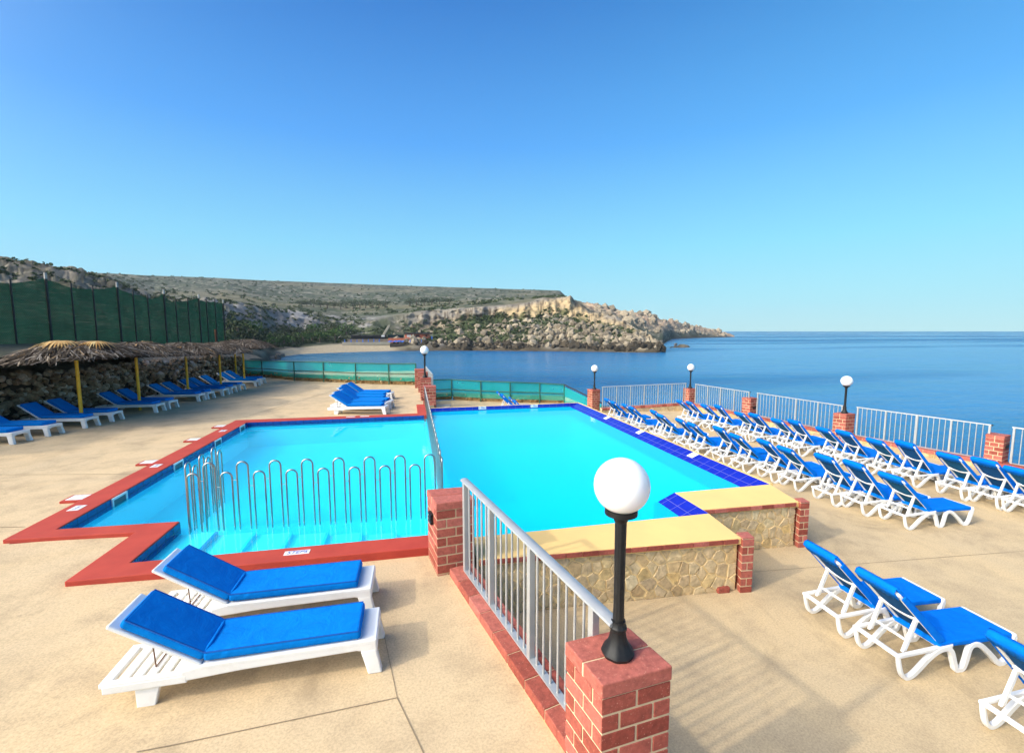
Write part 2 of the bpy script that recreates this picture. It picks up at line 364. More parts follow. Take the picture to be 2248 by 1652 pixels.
sheet(b, [.6, 4.1, 5.85], [4.7, 4.9], zf); sheet(b, [4.0, 5.85], [4.9, 5.6], zf); b.quad((.6, 4.9, -.6), (4.0, 4.9, -.6), (4.0, 5.0, -.6), (.6, 5.0, -.6))
sheet(b, [5.85, 9, 13.9], [4.7, 7, 8, 9, 10, 11, 12, 13, 14, 15.3], zf)
sheet(b, [.7, 5.85, 7.9], [15.3, 16, 18, 20, 22.3], zf); sheet(b, [7.9, 10, 12.2], [15.3, 16, 17.3], zf)
tag(b.build('lower_deck', m_deck2), kind='structure')
# saw-cut joints of the concrete, thin dark strips laid just above it
b = MB()
def joint(p, q, wd=.012, z=.004):
    p, q = Vector(p[:2]), Vector(q[:2]); n_ = Vector((-(q - p).y, (q - p).x)).normalized() * wd / 2; k = 14
    for i in range(k):
        a, c = p.lerp(q, i / k), p.lerp(q, (i + 1) / k); hz = (lambda v: (zl(v.x) if z < .1 and z > -.1 else zr(v.y)) + .004)
        b.quad((a.x - n_.x, a.y - n_.y, hz(a)), (c.x - n_.x, c.y - n_.y, hz(c)), (c.x + n_.x, c.y + n_.y, hz(c)), (a.x + n_.x, a.y + n_.y, hz(a)))
joint(G(300, 1652), G(872, 1531), .008); joint(G(872, 1531), G(962, 1720), .008); joint(G(872, 1531), G(830, 1330), .005)
joint(G(-60, 1166), G(56, 1164), .012); joint(G(-60, 1048), G(330, 1046), .01)
joint(G(548, 915), G(780, 846), .02); joint(G(700, 845), G(900, 846), .02)
joint(G(1640, 1256, -.6), G(2300, 1205, -.6), .006, -.6)
tag(b.build('deck_joints', m_joint), kind='structure')

WZ = -.03
# paddling pool
KID_IN = [(-4.51, 6.80), (-3.07, 6.72), (-3.07, 5.60), (.40, 5.56), (.40, 13.9), (-4.51, 13.9)]
pp = thing('paddling_pool', 'L-shaped paddling pool with wide red painted kerb and navy tile band', 'pool')
def rect(b, x0, y0, x1, y1, z0, z1): b.prism([(x0, y0), (x1, y0), (x1, y1), (x0, y1)], z0, z1)
b = MB(); KZ = .10
KO = [(.22, 5.22), (-3.50, 5.30), (-3.47, 6.47), (-4.93, 6.58), (-4.93, 14.3), (.22, 14.25), (.22, 15.9)]
KN = [(.22, 5.56), (-3.07, 5.60), (-3.07, 6.72), (-4.51, 6.80), (-4.51, 13.9), (.56, 13.9), (.56, 15.9)]
n_ = len(KO); vs = [(x, y, KZ) for x, y in KO] + [(x, y, KZ) for x, y in KN] + [(x, y, -.12) for x, y in KO] + [(x, y, -.12) for x, y in KN]
fs = []
for i in range(n_ - 1):
    fs += [(i, i + 1, n_ + i + 1, n_ + i)[::-1], (2 * n_ + i, 2 * n_ + i + 1, i + 1, i)[::-1], (n_ + i, n_ + i + 1, 3 * n_ + i + 1, 3 * n_ + i)[::-1]]
fs += [(0, n_, 3 * n_, 2 * n_), (n_ - 1, 3 * n_ - 1, 4 * n_ - 1, 2 * n_ - 1)]
b.add(vs, fs)
kerb = b.build('kerb', m_red, pp, bevel=.012)
b = MB()
def wallband(b, pts, z0, z1, flip=False, u0=0.):
    u = u0
    for (x0, y0), (x1, y1) in zip(pts, pts[1:]):
        L = math.hypot(x1 - x0, y1 - y0)
        q = [(x0, y0, z0), (x1, y1, z0), (x1, y1, z1), (x0, y0, z1)]; uv = [(u, z0), (u + L, z0), (u + L, z1), (u, z1)]
        b.quad(*q, uv=uv); u += L
KI = [(x + .002 * (1 if x < -4 else 0), y) for x, y in KID_IN]
ring = [(.40, 5.562), (-3.068, 5.602), (-3.068, 6.722), (-4.508, 6.802), (-4.508, 13.898), (.40, 13.898)]
wallband(b, ring, -.07, .086)
b.build('tile_band', m_ktile, pp)
b = MB(); wallband(b, ring, -.7, -.07)
b.add([(x, y, -.62) for x, y in ((-4.6, 6.6), (.48, 6.6), (.48, 14), (-4.6, 14))], [(0, 1, 2, 3)])
b.add([(-3.1, 5.5, -.66), (.48, 5.5, -.66), (.48, 6.62, -.66), (-3.1, 6.62, -.66)], [(0, 1, 2, 3)])
b.build('basin', m_kbasin, pp)
for i in range(7):                                 # submerged steps running down to the right
    b = MB(); x0 = -3.065 + i * .47; zt = -.07 - .05 * i
    b.prism([(x0, 5.605), (x0 + .47, 5.60), (x0 + .47, 6.66), (x0, 6.66)], -.655 + .0007 * i, zt)
    st = b.build('step', m_step, pp)
    b = MB(); b.prism([(x0 + .435, 5.607), (x0 + .473, 5.607), (x0 + .473, 6.655), (x0 + .435, 6.655)], zt - .05, zt + .003)
    b.build('nosing', m_nose if i == 0 else m_kbasin, st)
for y in (8.09, 9.96, 11.87, 13.5):                # skimmer mouths with white frames
    b = MB(); x = -4.505
    for (ya, yb, za, zb) in ((y - .19, y - .155, -.08, .088), (y + .155, y + .19, -.08, .088), (y - .155, y + .155, .055, .088), (y - .155, y + .155, -.08, -.06)):
        b.prism([(x - .01, ya), (x + .014, ya), (x + .014, yb), (x - .01, yb)], za, zb)
    fr = b.build('skimmer_frame', m_label, pp)
    b = MB(); b.quad((x + .004, y - .155, -.06), (x + .004, y + .155, -.06), (x + .004, y + .155, .055), (x + .004, y - .155, .055)); b.build('opening', m_mouth, fr)
for y, s_ in ((8.12, 1), (10.08, 1), (11.99, 1), (13.55, 1), (13.55, 0)):   # skimmer lids on little red plinths
    if s_:
        b = MB(); b.prism([(-5.22, y - .15), (-4.925, y - .17), (-4.925, y + .13), (-5.22, y + .14)], -.05, .085); li = b.build('skimmer_plinth', m_red, pp, bevel=.006)
        b = MB(); b.prism([(-5.17, y - .11), (-4.93, y - .125), (-4.93, y + .09), (-5.17, y + .10)], .08, .093); b.build('skimmer_lid', m_lid, li, bevel=.004)
def text_on(parent, name, s, loc, size, rot=(0, 0, 0), mat=None, shear=0., bold=0.):
    cu = bpy.data.curves.new(name, 'FONT'); cu.body = s; cu.size = size; cu.align_x = 'CENTER'; cu.align_y = 'CENTER'; cu.shear = shear; cu.offset = bold
    tmp = bpy.data.objects.new('tmp', cu); C.objects.link(tmp)
    me = bpy.data.meshes.new_from_object(tmp.evaluated_get(bpy.context.evaluated_depsgraph_get()))
    bpy.data.objects.remove(tmp); me.materials.clear(); me.materials.append(mat or m_ink)
    o = bpy.data.objects.new(name, me); C.objects.link(o); o.parent = parent; o.location = loc; o.rotation_euler = rot
    return o
b = MB(); b.prism([(-1.455, 5.385), (-1.18, 5.38), (-1.18, 5.475), (-1.455, 5.48)], .09, .104); lb = b.build('sign_tile', m_label, pp)
text_on(lb, 'lettering', 'STEPS', (-1.318, 5.43, .1055), .088, (0, 0, -.02), m_ink, .25, .0008)
for x, y in ((-4.75, 7.57), (-4.75, 9.69), (-4.72, 12.8)):
    b = MB(); b.prism([(x - .07, y - .10), (x + .07, y - .10), (x + .07, y + .10), (x - .07, y + .10)], .09, .104); lb = b.build('sign_tile', m_label, pp)
    text_on(lb, 'lettering', '0.6m', (x, y, .1055), .07, (0, 0, R(90)))
for x in (-1.75, -1.35):
    b = MB(); b.prism([(x - .13, 14.03), (x + .13, 14.03), (x + .13, 14.13), (x - .13, 14.13)], .09, .104); b.build('sign_tile', m_label, pp)
b = MB(); b.quad((-4.52, 5.55, WZ), (.46, 5.55, WZ), (.46, 13.92, WZ), (-4.52, 13.92, WZ)); tag(b.build('paddling_pool_water', m_kwater), kind='structure')
# light fitting floating pole / cleaning hose seen on the floor
# swimming pool
sp = thing('swimming_pool', 'large swimming pool with cobalt tile border and broad yellow painted edge', 'pool')
b = MB(); BZ = -1.25
SPR = [(.46, 5.37), (4.07, 5.37), (4.07, 6.21), (5.52, 6.21), (5.60, 15.0), (.46, 15.1)]
b.add([(.40, 5.3, BZ), (5.7, 5.3, BZ), (5.7, 15.2, BZ), (.40, 15.2, BZ)], [(0, 1, 2, 3)])
wallband(b, SPR + SPR[:1], BZ, -.30); b.build('basin', m_basin, sp)
b = MB()   # cobalt tile border: sloped on the right and at the notch, upright at the back
def slope(b, p0, p1, q0, q1, z0, z1):   # outer edge p0-p1 at z1, inner edge q0-q1 at z0
    L = (Vector(p1) - Vector(p0)).length; w_ = .37
    b.quad((*p0, z1), (*p1, z1), (*q1, z0), (*q0, z0), uv=[(0, w_), (L, w_), (L, 0), (0, 0)])
slope(b, (5.86, 6.21), (5.86, 15.1), (5.50, 6.21), (5.50, 15.1), -.05, .098)
slope(b, (4.07, 5.37), (4.07, 6.21), (3.74, 5.37), (3.74, 6.21), -.05, .098)
wallband(b, [(.56, 15.08), (5.86, 15.08)], -.06, .098); wallband(b, [(.53, 13.9), (.53, 15.08)], -.06, .098)
b.build('tile_border', m_tile, sp)
b = MB(); wallband(b, [(5.50, 6.21), (5.50, 15.08), (.56, 15.08)], -.30, -.05); wallband(b, [(3.74, 5.37), (3.74, 6.25)], -.35, -.05)
b.quad((3.74, 6.25, -.05), (3.74, 6.25, -.35), (4.1, 6.25, -.35), (4.1, 6.25, -.05))
b.quad((3.74, 6.213, -.05), (4.07, 6.213, -.05), (4.07, 6.213, .098), (3.80, 6.213, -.02)) 
b.build('waterline_tiles', M('waterline_blue', (.015, .12, .55), rough=.3), sp)
b = MB()   # broad yellow edge, overhanging the stone walls slightly
P1 = [(.69, 4.80), (3.97, 4.60), (4.07, 5.365), (.69, 5.365)]
P2 = [(4.075, 5.50), (5.67, 5.44), (5.86, 6.205), (4.075, 6.205)]
for p_ in (P1, P2): b.hexa([(x, y, .02) for x, y in p_], [(x, y, .10) for x, y in p_])
b.prism([(5.865, 6.215), (5.93, 6.215), (5.93, 15.16), (5.865, 15.16)], -.05, .10); b.prism([(.60, 15.085), (5.93, 15.085), (5.93, 15.16), (.60, 15.16)][:4], -.051, .1005)
b.build('coping', m_yellow, sp, bevel=.006)
b = MB()
def uvprism(poly, z0, z1): b.prism(poly, z0, z1)
uvprism([(.70, 4.84), (3.95, 4.645), (4.05, 5.36), (.70, 5.36)], -.75, .019); uvprism([(4.03, 5.53), (5.64, 5.475), (5.83, 6.2), (4.03, 6.2)], -.76, .018)
uvprism([(5.62, 6.2), (5.90, 6.2), (5.90, 15.14), (5.62, 15.14)], -.85, -.055); uvprism([(.62, 15.11), (5.62, 15.11), (5.62, 15.145), (.62, 15.145)], -.9, -.056)
sw = b.build('stone_wall', m_mortar2, sp)
def crazy_paving(A, B, z0, z1, cell, seed):
    rr_ = random.Random(seed); A, B = Vector(A), Vector(B); L = (B - A).length; d = (B - A) / L; out = Vector((d.y, -d.x)); H = z1 - z0; b = MB(); pts = []
    for _ in range(4000):
        p = (rr_.uniform(-.1, L + .1), rr_.uniform(-.1, H + .1)); m_ = cell * rr_.choice((.5, .7, .95, 1.2))
        if all(math.hypot(p[0] - q[0], p[1] - q[1]) > m_ for q in pts): pts.append(p)
    for i, p in enumerate(pts):
        poly = [(.0, .0), (L, .0), (L, H), (.0, H)]
        for j, q in enumerate(pts):
            if i == j or math.hypot(p[0] - q[0], p[1] - q[1]) > cell * 3.2: continue
            nx, ny = q[0] - p[0], q[1] - p[1]; l_ = math.hypot(nx, ny); nx /= l_; ny /= l_; lim = l_ / 2 - rr_.uniform(.004, .012); new = []
            for k in range(len(poly)):
                a, c = poly[k], poly[(k + 1) % len(poly)]; da = (a[0] - p[0]) * nx + (a[1] - p[1]) * ny - lim; dc = (c[0] - p[0]) * nx + (c[1] - p[1]) * ny - lim
                if da <= 0: new.append(a)
                if da * dc < 0: t_ = da / (da - dc); new.append((a[0] + (c[0] - a[0]) * t_, a[1] + (c[1] - a[1]) * t_))
            poly = new
            if len(poly) < 3: break
        if len(poly) < 3: continue
        rough = []
        for k in range(len(poly)):
            a, c = poly[k], poly[(k + 1) % len(poly)]; rough.append(a)
            if math.hypot(a[0] - c[0], a[1] - c[1]) > .05: m_ = rr_.uniform(.35, .65); rough.append(((a[0] + (c[0] - a[0]) * m_) * .97 + p[0] * .03 + rr_.uniform(-.005, .005), (a[1] + (c[1] - a[1]) * m_) * .97 + p[1] * .03 + rr_.uniform(-.005, .005)))
        cx_ = sum(q[0] for q in rough) / len(rough); cy_ = sum(q[1] for q in rough) / len(rough); t0 = rr_.uniform(.006, .016); sx_, sz_ = rr_.uniform(-.05, .05), rr_.uniform(-.05, .05)
        def at(u, z, o): w_ = A + d * u + out * o; return (w_.x, w_.y, z0 + z)
        lo = [at(u, z, -.01) for u, z in rough]; hi = [at(cx_ + (u - cx_) * .95, cy_ + (z - cy_) * .95, t0 + sx_ * (u - cx_) + sz_ * (z - cy_) + rr_.uniform(-.003, .003)) for u, z in rough]
        n_ = len(rough); cen = at(cx_, cy_, t0 + rr_.uniform(.0, .003))
        b.add(lo + hi + [cen], [(k, (k + 1) % n_, n_ + (k + 1) % n_, n_ + k) for k in range(n_)] + [(n_ + k, n_ + (k + 1) % n_, 2 * n_) for k in range(n_)], rr_.random())
    b.build('facing_stones', m_face, sw)
crazy_paving((.72, 4.84), (3.94, 4.645), -.60, .03, .215, 3); crazy_paving((4.05, 5.53), (5.64, 5.475), -.60, .03, .215, 5)
b = MB()
def course(b, a, c, z0, z1, th, n, gap=.008, out=(0, -1)):
    a, c = Vector(a), Vector(c); d = (c - a) / n; L = (c - a).length; o_ = Vector(out) * th
    for i in range(n):
        p = a + d * i + d.normalized() * gap / 2; q = a + d * (i + 1) - d.normalized() * gap / 2
        b.hexa([(p.x, p.y, z0), (q.x, q.y, z0), (q.x + o_.x, q.y + o_.y, z0), (p.x + o_.x, p.y + o_.y, z0)][::-1],
               [(p.x, p.y, z1), (q.x, q.y, z1), (q.x + o_.x, q.y + o_.y, z1), (p.x + o_.x, p.y + o_.y, z1)][::-1], random.random())
course(b, (.72, 4.835), (3.93, 4.642), .035, .092, .05, 16, .006); b.build('brick_trim', m_brick, sp, bevel=.004)
b = MB(); course(b, (4.06, 5.53), (5.62, 5.478), .035, .092, .05, 8, .006); b.build('brick_trim', m_brick, sp, bevel=.004)
def brick_shaft(b, bm_, poly, z0, z1, per=2, ch=.1025, proud=.005, capped=True):
    """mortar core bm_ plus courses of bricks b round a four-sided footprint"""
    n = len(poly); cen = Vector((sum(p[0] for p in poly) / n, sum(p[1] for p in poly) / n))
    inner = []
    for p in poly: v = Vector(p); inner.append(v + (cen - v).normalized() * proud * 1.5)
    bm_.prism([tuple(v) for v in inner], z0, z1)
    nc = max(1, round((z1 - z0) / ch)); ch = (z1 - z0) / nc
    deep = [v + (cen - v).normalized() * .03 for v in inner]
    for k in range(nc):
        za, zb = z0 + k * ch + .0075, z0 + (k + 1) * ch - .0075
        for i in range(n):
            A, B, a2, b2 = Vector(poly[i]), Vector(poly[(i + 1) % n]), deep[i], deep[(i + 1) % n]
            L = (B - A).length; m_ = max(1, round(L / .22)) if per is None else per
            cuts = [j / m_ for j in range(m_ + 1)] if (k + i) % 2 == 0 else [0] + [(j + .5) / m_ for j in range(m_)] + [1]
            for t0, t1 in zip(cuts, cuts[1:]):
                g = .007 / L; s0 = t0 + (g if t0 > 0 else 0); s1 = t1 - (g if t1 < 1 else 0)
                q = [A.lerp(B, s0), A.lerp(B, s1), a2.lerp(b2, s1), a2.lerp(b2, s0)]
                b.hexa([(v.x, v.y, za) for v in q], [(v.x, v.y, zb) for v in q], random.random())
for poly in ([(3.965, 4.57), (4.12, 4.555), (4.16, 4.72), (4.0, 4.735)], [(5.66, 5.395), (5.81, 5.385), (5.85, 5.55), (5.70, 5.56)]):
    b = MB(); c_ = MB(); brick_shaft(b, c_, poly, -.62, .098, 1, .103)
    cl = c_.build('brick_column', m_mortar, sp); b.prism(poly, .0985, .112, .8); b.build('bricks', m_brick, cl, bevel=.004)
b = MB(); b.prism([(3.69, 4.615), (3.85, 4.605), (3.85, 4.70), (3.69, 4.70)], -.62, -.53, .3); b.build('foot_brick', m_brick, sp, bevel=.01)
for y in (12.43, 10.44, 8.20):
    b = MB(); s_ = .148 / .36; za = lambda x: .098 - (5.86 - x) * s_ + .003
    b.quad((5.855, y - .095, za(5.855)), (5.855, y + .095, za(5.855)), (5.69, y + .095, za(5.69)), (5.69, y - .095, za(5.69)))
    lb = b.build('depth_tile', m_label, sp)
    text_on(lb, 'lettering', '1.5m', (5.772, y, za(5.772) + .002), .085, (math.atan(s_), 0, R(90)))
for x in (2.40, 4.24):
    b = MB(); b.quad((x - .13, 15.076, -.0), (x + .13, 15.076, -.0), (x + .13, 15.076, .095), (x - .13, 15.076, .095)); lb = b.build('depth_tile', m_label, sp)
    text_on(lb, 'lettering', '1.50m', (x, 15.074, .048), .09, (R(90), 0, 0), m_ink, 0, .0006)
b = MB(); b.quad((.46, 5.366, WZ), (4.06, 5.366, WZ), (4.06, 6.21, WZ), (.46, 6.21, WZ)); b.quad((.46, 6.21, WZ), (5.58, 6.21, WZ), (5.58, 15.078, WZ), (.46, 15.078, WZ)); tag(b.build('pool_water', m_water), kind='structure')
# divider wall between the pools, its top just under the water
b = MB(); b.prism([(.405, 5.58), (.68, 5.58), (.62, 13.95), (.41, 13.95)], -1.2, -.10); b.build('divider_wall', m_kbasin, sp)

# sea
def sea_mat():
    t = NT('sea_water'); v = t.coord('Object', (.55, 1., 1.))
    h1 = t.noise(v, .9, 5, .6, .3); h2 = t.noise(v, .16, 3, .5); h3 = t.noise(v, 4., 3)
    hh = t.math('ADD', t.math('MULTIPLY', h2, 2.2), t.math('ADD', h1, t.math('MULTIPLY', h3, .18)))
    mp = t.coord('Object', (.0016, .011, 1.)); lane = t.noise(mp, 1., 5, .55, .6)
    st = t.ramp(lane, [(.44, 1.), (.58, .35)]); mid = t.noise(t.coord('Object', (.02, .09, 1.)), 1., 5, .6, .5)
    nb = t.n('ShaderNodeBump', Height=hh, Distance=.5); t.set(nb.inputs['Strength'], st)
    col = t.mix(t.ramp(lane, [(.42, 0.), (.60, 1.)]), (.002, .062, .18), (.012, .15, .35)); col = t.mix(t.ramp(mid, [(.42, 0.), (.62, .55)]), col, (.009, .145, .28))
    sep = t.n('ShaderNodeSeparateXYZ', Vector=t.n('ShaderNodeTexCoord').outputs['Object']); far = t.ramp(t.math('MULTIPLY', sep.outputs[1], .004), [(.1, 0.), (1., 1.)]); left = t.ramp(t.math('ADD', t.math('MULTIPLY', sep.outputs[0], -.012), .55), [(.2, 0.), (.8, 1.)])
    col = t.mix(t.math('MULTIPLY', left, .8), col, (.03, .10, .155))
    return t.done(t.bsdf(col, t.ramp(lane, [(.44, .32), (.58, .18)]), 0, .09, nb.outputs[0], IOR=1.33))
m_sea = sea_mat()
SEA = -6.35
b = MB(); N_ = 96
rs = [30, 120, 400, 1500, 6000, 25000, 90000]; vs = [(0, 0, SEA)]; fs = []
for r_ in rs: vs += [(r_ * math.cos(2 * math.pi * k / N_), r_ * math.sin(2 * math.pi * k / N_), SEA) for k in range(N_)]
fs += [(0, 1 + k, 1 + (k + 1) % N_) for k in range(N_)]
for i in range(len(rs) - 1):
    o_ = 1 + i * N_; fs += [(o_ + k, o_ + N_ + k, o_ + N_ + (k + 1) % N_, o_ + (k + 1) % N_) for k in range(N_)]
b.add(vs, fs); tag(b.build('sea', m_sea), kind='structure')

# ------------------------------------------------------------------ noise in numpy, far shore
def hsh(i, j, s): 
    n_ = (i * 374761393 + j * 668265263 + s * 1442695041) & 0x7fffffff
    n_ = ((n_ ^ (n_ >> 13)) * 1274126177) & 0x7fffffff
    return ((n_ ^ (n_ >> 16)) & 0xffff) / 65535.
def vnoise(x, y, s=0):
    i = np.floor(x).astype(np.int64); j = np.floor(y).astype(np.int64); u = x - i; v = y - j
    u = u * u * (3 - 2 * u); v = v * v * (3 - 2 * v)
    return (hsh(i, j, s) * (1 - u) + hsh(i + 1, j, s) * u) * (1 - v) + (hsh(i, j + 1, s) * (1 - u) + hsh(i + 1, j + 1, s) * u) * v
def fbm(x, y, o=5, s=0, g=.5):
    r_ = 0; a = 1; t_ = 0
    for k in range(o): r_ = r_ + a * vnoise(x * 2 ** k, y * 2 ** k, s + k * 17); t_ += a; a *= g
    return r_ / t_
def worley(x, y, s=0):
    i = np.floor(x).astype(np.int64); j = np.floor(y).astype(np.int64)
    d1 = np.full(x.shape, 9.); idv = np.zeros(x.shape)
    for a in (-1, 0, 1):
        for c in (-1, 0, 1):
            px = i + a + hsh(i + a, j + c, s); py = j + c + hsh(i + a, j + c, s + 5)
            d = np.hypot(px - x, py - y); m_ = d < d1; d1 = np.where(m_, d, d1); idv = np.where(m_, hsh(i + a, j + c, s + 9), idv)
    return d1, idv
S_ = None
COLS = [ # frame column: list of (distance, row) or ('z', distance, height)
 (-420, [(17, 'z', 2.), (45, 'y', 705), (75, 'y', 670), (110, 'y', 620), (180, 'y', 530), (240, 'y', 534), (420, 'y', 556), (700, 'y', 566), (1500, 'z', 20)]),
 (-150, [(17, 'z', 2.), (45, 'y', 705), (75, 'y', 680), (110, 'y', 635), (180, 'y', 550), (240, 'y', 553), (420, 'y', 566), (700, 'y', 574), (1500, 'z', 20)]),
 (0,   [(17, 'z', 2.), (45, 'y', 708), (75, 'y', 685), (110, 'y', 645), (180, 'y', 566), (240, 'y', 569), (420, 'y', 577), (700, 'y', 583), (1500, 'z', 20)]),
 (90,  [(18, 'z', 2.), (50, 'y', 710), (80, 'y', 690), (115, 'y', 655), (185, 'y', 582), (250, 'y', 586), (440, 'y', 590), (730, 'y', 593), (1500, 'z', 20)]),
 (180, [(19, 'z', 2.), (55, 'y', 712), (85, 'y', 695), (120, 'y', 665), (190, 'y', 599), (260, 'y', 604), (460, 'y', 604), (750, 'y', 597), (1500, 'z', 20)]),
 (253, [(21, 'z', 2.), (60, 'y', 716), (90, 'y', 700), (130, 'y', 675), (198, 'y', 617), (290, 'y', 622), (500, 'y', 616), (800, 'y', 600), (1500, 'z', 20)]),
 (346, [(25, 'z', 1.), (70, 'y', 722), (105, 'y', 712), (145, 'y', 690), (206, 'y', 656), (320, 'y', 662), (550, 'y', 637), (850, 'y', 605), (1500, 'z', 20)]),
 (440, [(32, 'z', -2.), (85, 'y', 740), (125, 'y', 725), (170, 'y', 700), (218, 'y', 660), (350, 'y', 663), (580, 'y', 636), (880, 'y', 608), (1500, 'z', 20)]),
 (505, [(60, 'z', -6.8), (120, 'y', 768), (150, 'y', 742), (190, 'y', 712), (232, 'y', 666), (380, 'y', 667), (600, 'y', 637), (900, 'y', 611), (1500, 'z', 20)]),
 (560, [(132, 'z', -6.9), (142, 'y', 784), (165, 'y', 760), (210, 'y', 722), (255, 'y', 673), (390, 'y', 673), (620, 'y', 645), (920, 'y', 614), (1500, 'z', 20)]),
 (604, [(172, 'z', -6.9), (184, 'y', 771), (215, 'y', 755), (250, 'y', 724), (285, 'y', 680), (395, 'y', 678), (630, 'y', 650), (940, 'y', 616), (1500, 'z', 20)]),
 (660, [(196, 'z', -6.7), (214, 'y', 763), (238, 'y', 752), (265, 'y', 726), (300, 'y', 688), (400, 'y', 684), (640, 'y', 655), (950, 'y', 618), (1500, 'z', 20)]),
 (760, [(205, 'z', -6.7), (228, 'y', 757), (250, 'y', 746), (280, 'y', 722), (310, 'y', 705), (400, 'y', 692), (640, 'y', 662), (980, 'y', 622), (1500, 'z', 20)]),
 (860, [(212, 'z', -6.9), (226, 'y', 758), (252, 'y', 744), (284, 'y', 722), (300, 'y', 696), (360, 'y', 687), (620, 'y', 664), (1000, 'y', 626), (1500, 'z', 20)]),
 (960, [(210, 'z', -7.), (217, 'y', 760), (250, 'y', 742), (288, 'y', 717), (300, 'y', 684), (345, 'y', 678), (600, 'y', 662), (1000, 'y', 629), (1500, 'z', 20)]),
 (1080, [(207, 'z', -7.), (212, 'y', 762), (242, 'y', 738), (280, 'y', 705), (294, 'y', 670), (340, 'y', 664), (600, 'y', 657), (980, 'y', 633), (1500, 'z', 20)]),
 (1180, [(204, 'z', -7.), (209, 'y', 762), (237, 'y', 733), (272, 'y', 693), (288, 'y', 660), (335, 'y', 656), (600, 'y', 650), (950, 'y', 636), (1400, 'z', 20)]),
 (1228, [(203, 'z', -7.), (208, 'y', 763), (234, 'y', 733), (268, 'y', 691), (285, 'y', 657), (325, 'y', 654), (600, 'y', 649), (920, 'y', 637.5), (1300, 'z', 20)]),
 (1236, [(203, 'z', -7.), (208, 'y', 763), (234, 'y', 733), (268, 'y', 691), (285, 'y', 656), (325, 'y', 653), (600, 'y', 650), (915, 'y', 645), (1200, 'z', 0)]),
 (1252, [(203, 'z', -7.), (207, 'y', 763), (232, 'y', 735), (264, 'y', 694), (283, 'y', 654), (322, 'y', 656), (560, 'y', 657), (860, 'y', 660), (1100, 'z', -7)]),
 (1262, [(202, 'z', -7.), (206, 'y', 763), (230, 'y', 737), (260, 'y', 703), (280, 'y', 668), (320, 'y', 668), (500, 'y', 660), (640, 'y', 672), (900, 'z', -7)]),
 (1293, [(201, 'z', -7.), (205, 'y', 763), (228, 'y', 740), (254, 'y', 710), (272, 'y', 686), (310, 'y', 690), (480, 'y', 672), (600, 'y', 684), (800, 'z', -7)]),
 (1340, [(200, 'z', -7.), (204, 'y', 763), (224, 'y', 744), (248, 'y', 718), (262, 'y', 700), (300, 'y', 712), (480, 'y', 680), (580, 'y', 692), (780, 'z', -7)]),
 (1385, [(199, 'z', -7.), (203, 'y', 762), (220, 'y', 746), (238, 'y', 726), (250, 'y', 709), (290, 'y', 736), (500, 'y', 688), (600, 'y', 700), (790, 'z', -7)]),
 (1420, [(200, 'z', -7.), (203, 'y', 762), (214, 'y', 750), (226, 'y', 736), (236, 'y', 727), (290, 'z', -8), (540, 'y', 694), (630, 'y', 706), (800, 'z', -7)]),
 (1444, [(201, 'z', -7.), (204, 'y', 763), (210, 'y', 752), (218, 'y', 744), (226, 'y', 742), (290, 'z', -8), (590, 'y', 704), (660, 'y', 713), (820, 'z', -7)]),
 (1456, [(203, 'z', -7.5), (205, 'y', 770), (209, 'y', 766), (214, 'y', 764), (220, 'z', -7), (290, 'z', -8), (620, 'y', 706), (690, 'y', 714), (840, 'z', -7)]),
 (1478, [(205, 'z', -9.), (207, 'z', -9), (211, 'z', -9), (216, 'z', -9), (222, 'z', -9), (560, 'z', -8), (660, 'y', 704), (720, 'y', 713), (860, 'z', -7)]),
 (1500, [(205, 'z', -9.), (207, 'z', -9), (211, 'z', -9), (216, 'z', -9), (222, 'z', -9), (600, 'z', -8), (700, 'y', 714), (750, 'y', 720), (880, 'z', -7)]),
 (1522, [(205, 'z', -9.), (207, 'z', -9), (211, 'z', -9), (216, 'z', -9), (222, 'z', -9), (640, 'z', -8), (730, 'y', 713), (780, 'y', 720), (900, 'z', -7)]),
 (1556, [(205, 'z', -9.), (207, 'z', -9), (211, 'z', -9), (216, 'z', -9), (222, 'z', -9), (700, 'z', -8), (780, 'y', 724), (830, 'y', 729), (920, 'z', -7)]),
 (1585, [(205, 'z', -9.), (207, 'z', -9), (211, 'z', -9), (216, 'z', -9), (222, 'z', -9), (740, 'z', -8), (820, 'y', 732), (860, 'y', 735), (940, 'z', -7.5)]),
 (1612, [(205, 'z', -9.), (207, 'z', -9), (211, 'z', -9), (216, 'z', -9), (222, 'z', -9), (760, 'z', -9), (840, 'z', -7.5), (880, 'z', -8), (950, 'z', -9)]),
]
cx_ = np.array([c[0] for c in COLS], float)
cr = np.array([[p[0] for p in c[1]] for c in COLS], float)
cz = np.array([[p[2] if p[1] == 'z' else zat(c[0], p[2], p[0]) for p in c[1]] for c in COLS])
SEG = [8, 26, 36, 38, 14, 40, 30, 6]
PX = np.arange(-420, 1613, 2.1)
CR = np.stack([np.interp(PX, cx_, cr[:, k]) for k in range(9)], 1); CZ = np.stack([np.interp(PX, cx_, cz[:, k]) for k in range(9)], 1)
rows = [(s, t / n_) for s, n_ in enumerate(SEG) for t in range(n_)] + [(7, 1.)]
RR = np.stack([CR[:, s] * (1 - t) + CR[:, s + 1] * t for s, t in rows], 1)
ZZ = np.stack([CZ[:, s] * (1 - t) + CZ[:, s + 1] * t for s, t in rows], 1)
sg = np.array([s + t for s, t in rows])[None, :] * np.ones_like(RR)
DX = np.array([hdir(p).x for p in PX])[:, None]; DY = np.array([hdir(p).y for p in PX])[:, None]
PXg = PX[:, None] * np.ones_like(RR)
X, Y = DX * RR, DY * RR
def ss(a, b_, x): t = np.clip((x - a) / (b_ - a), 0, 1); return t * t * (3 - 2 * t)
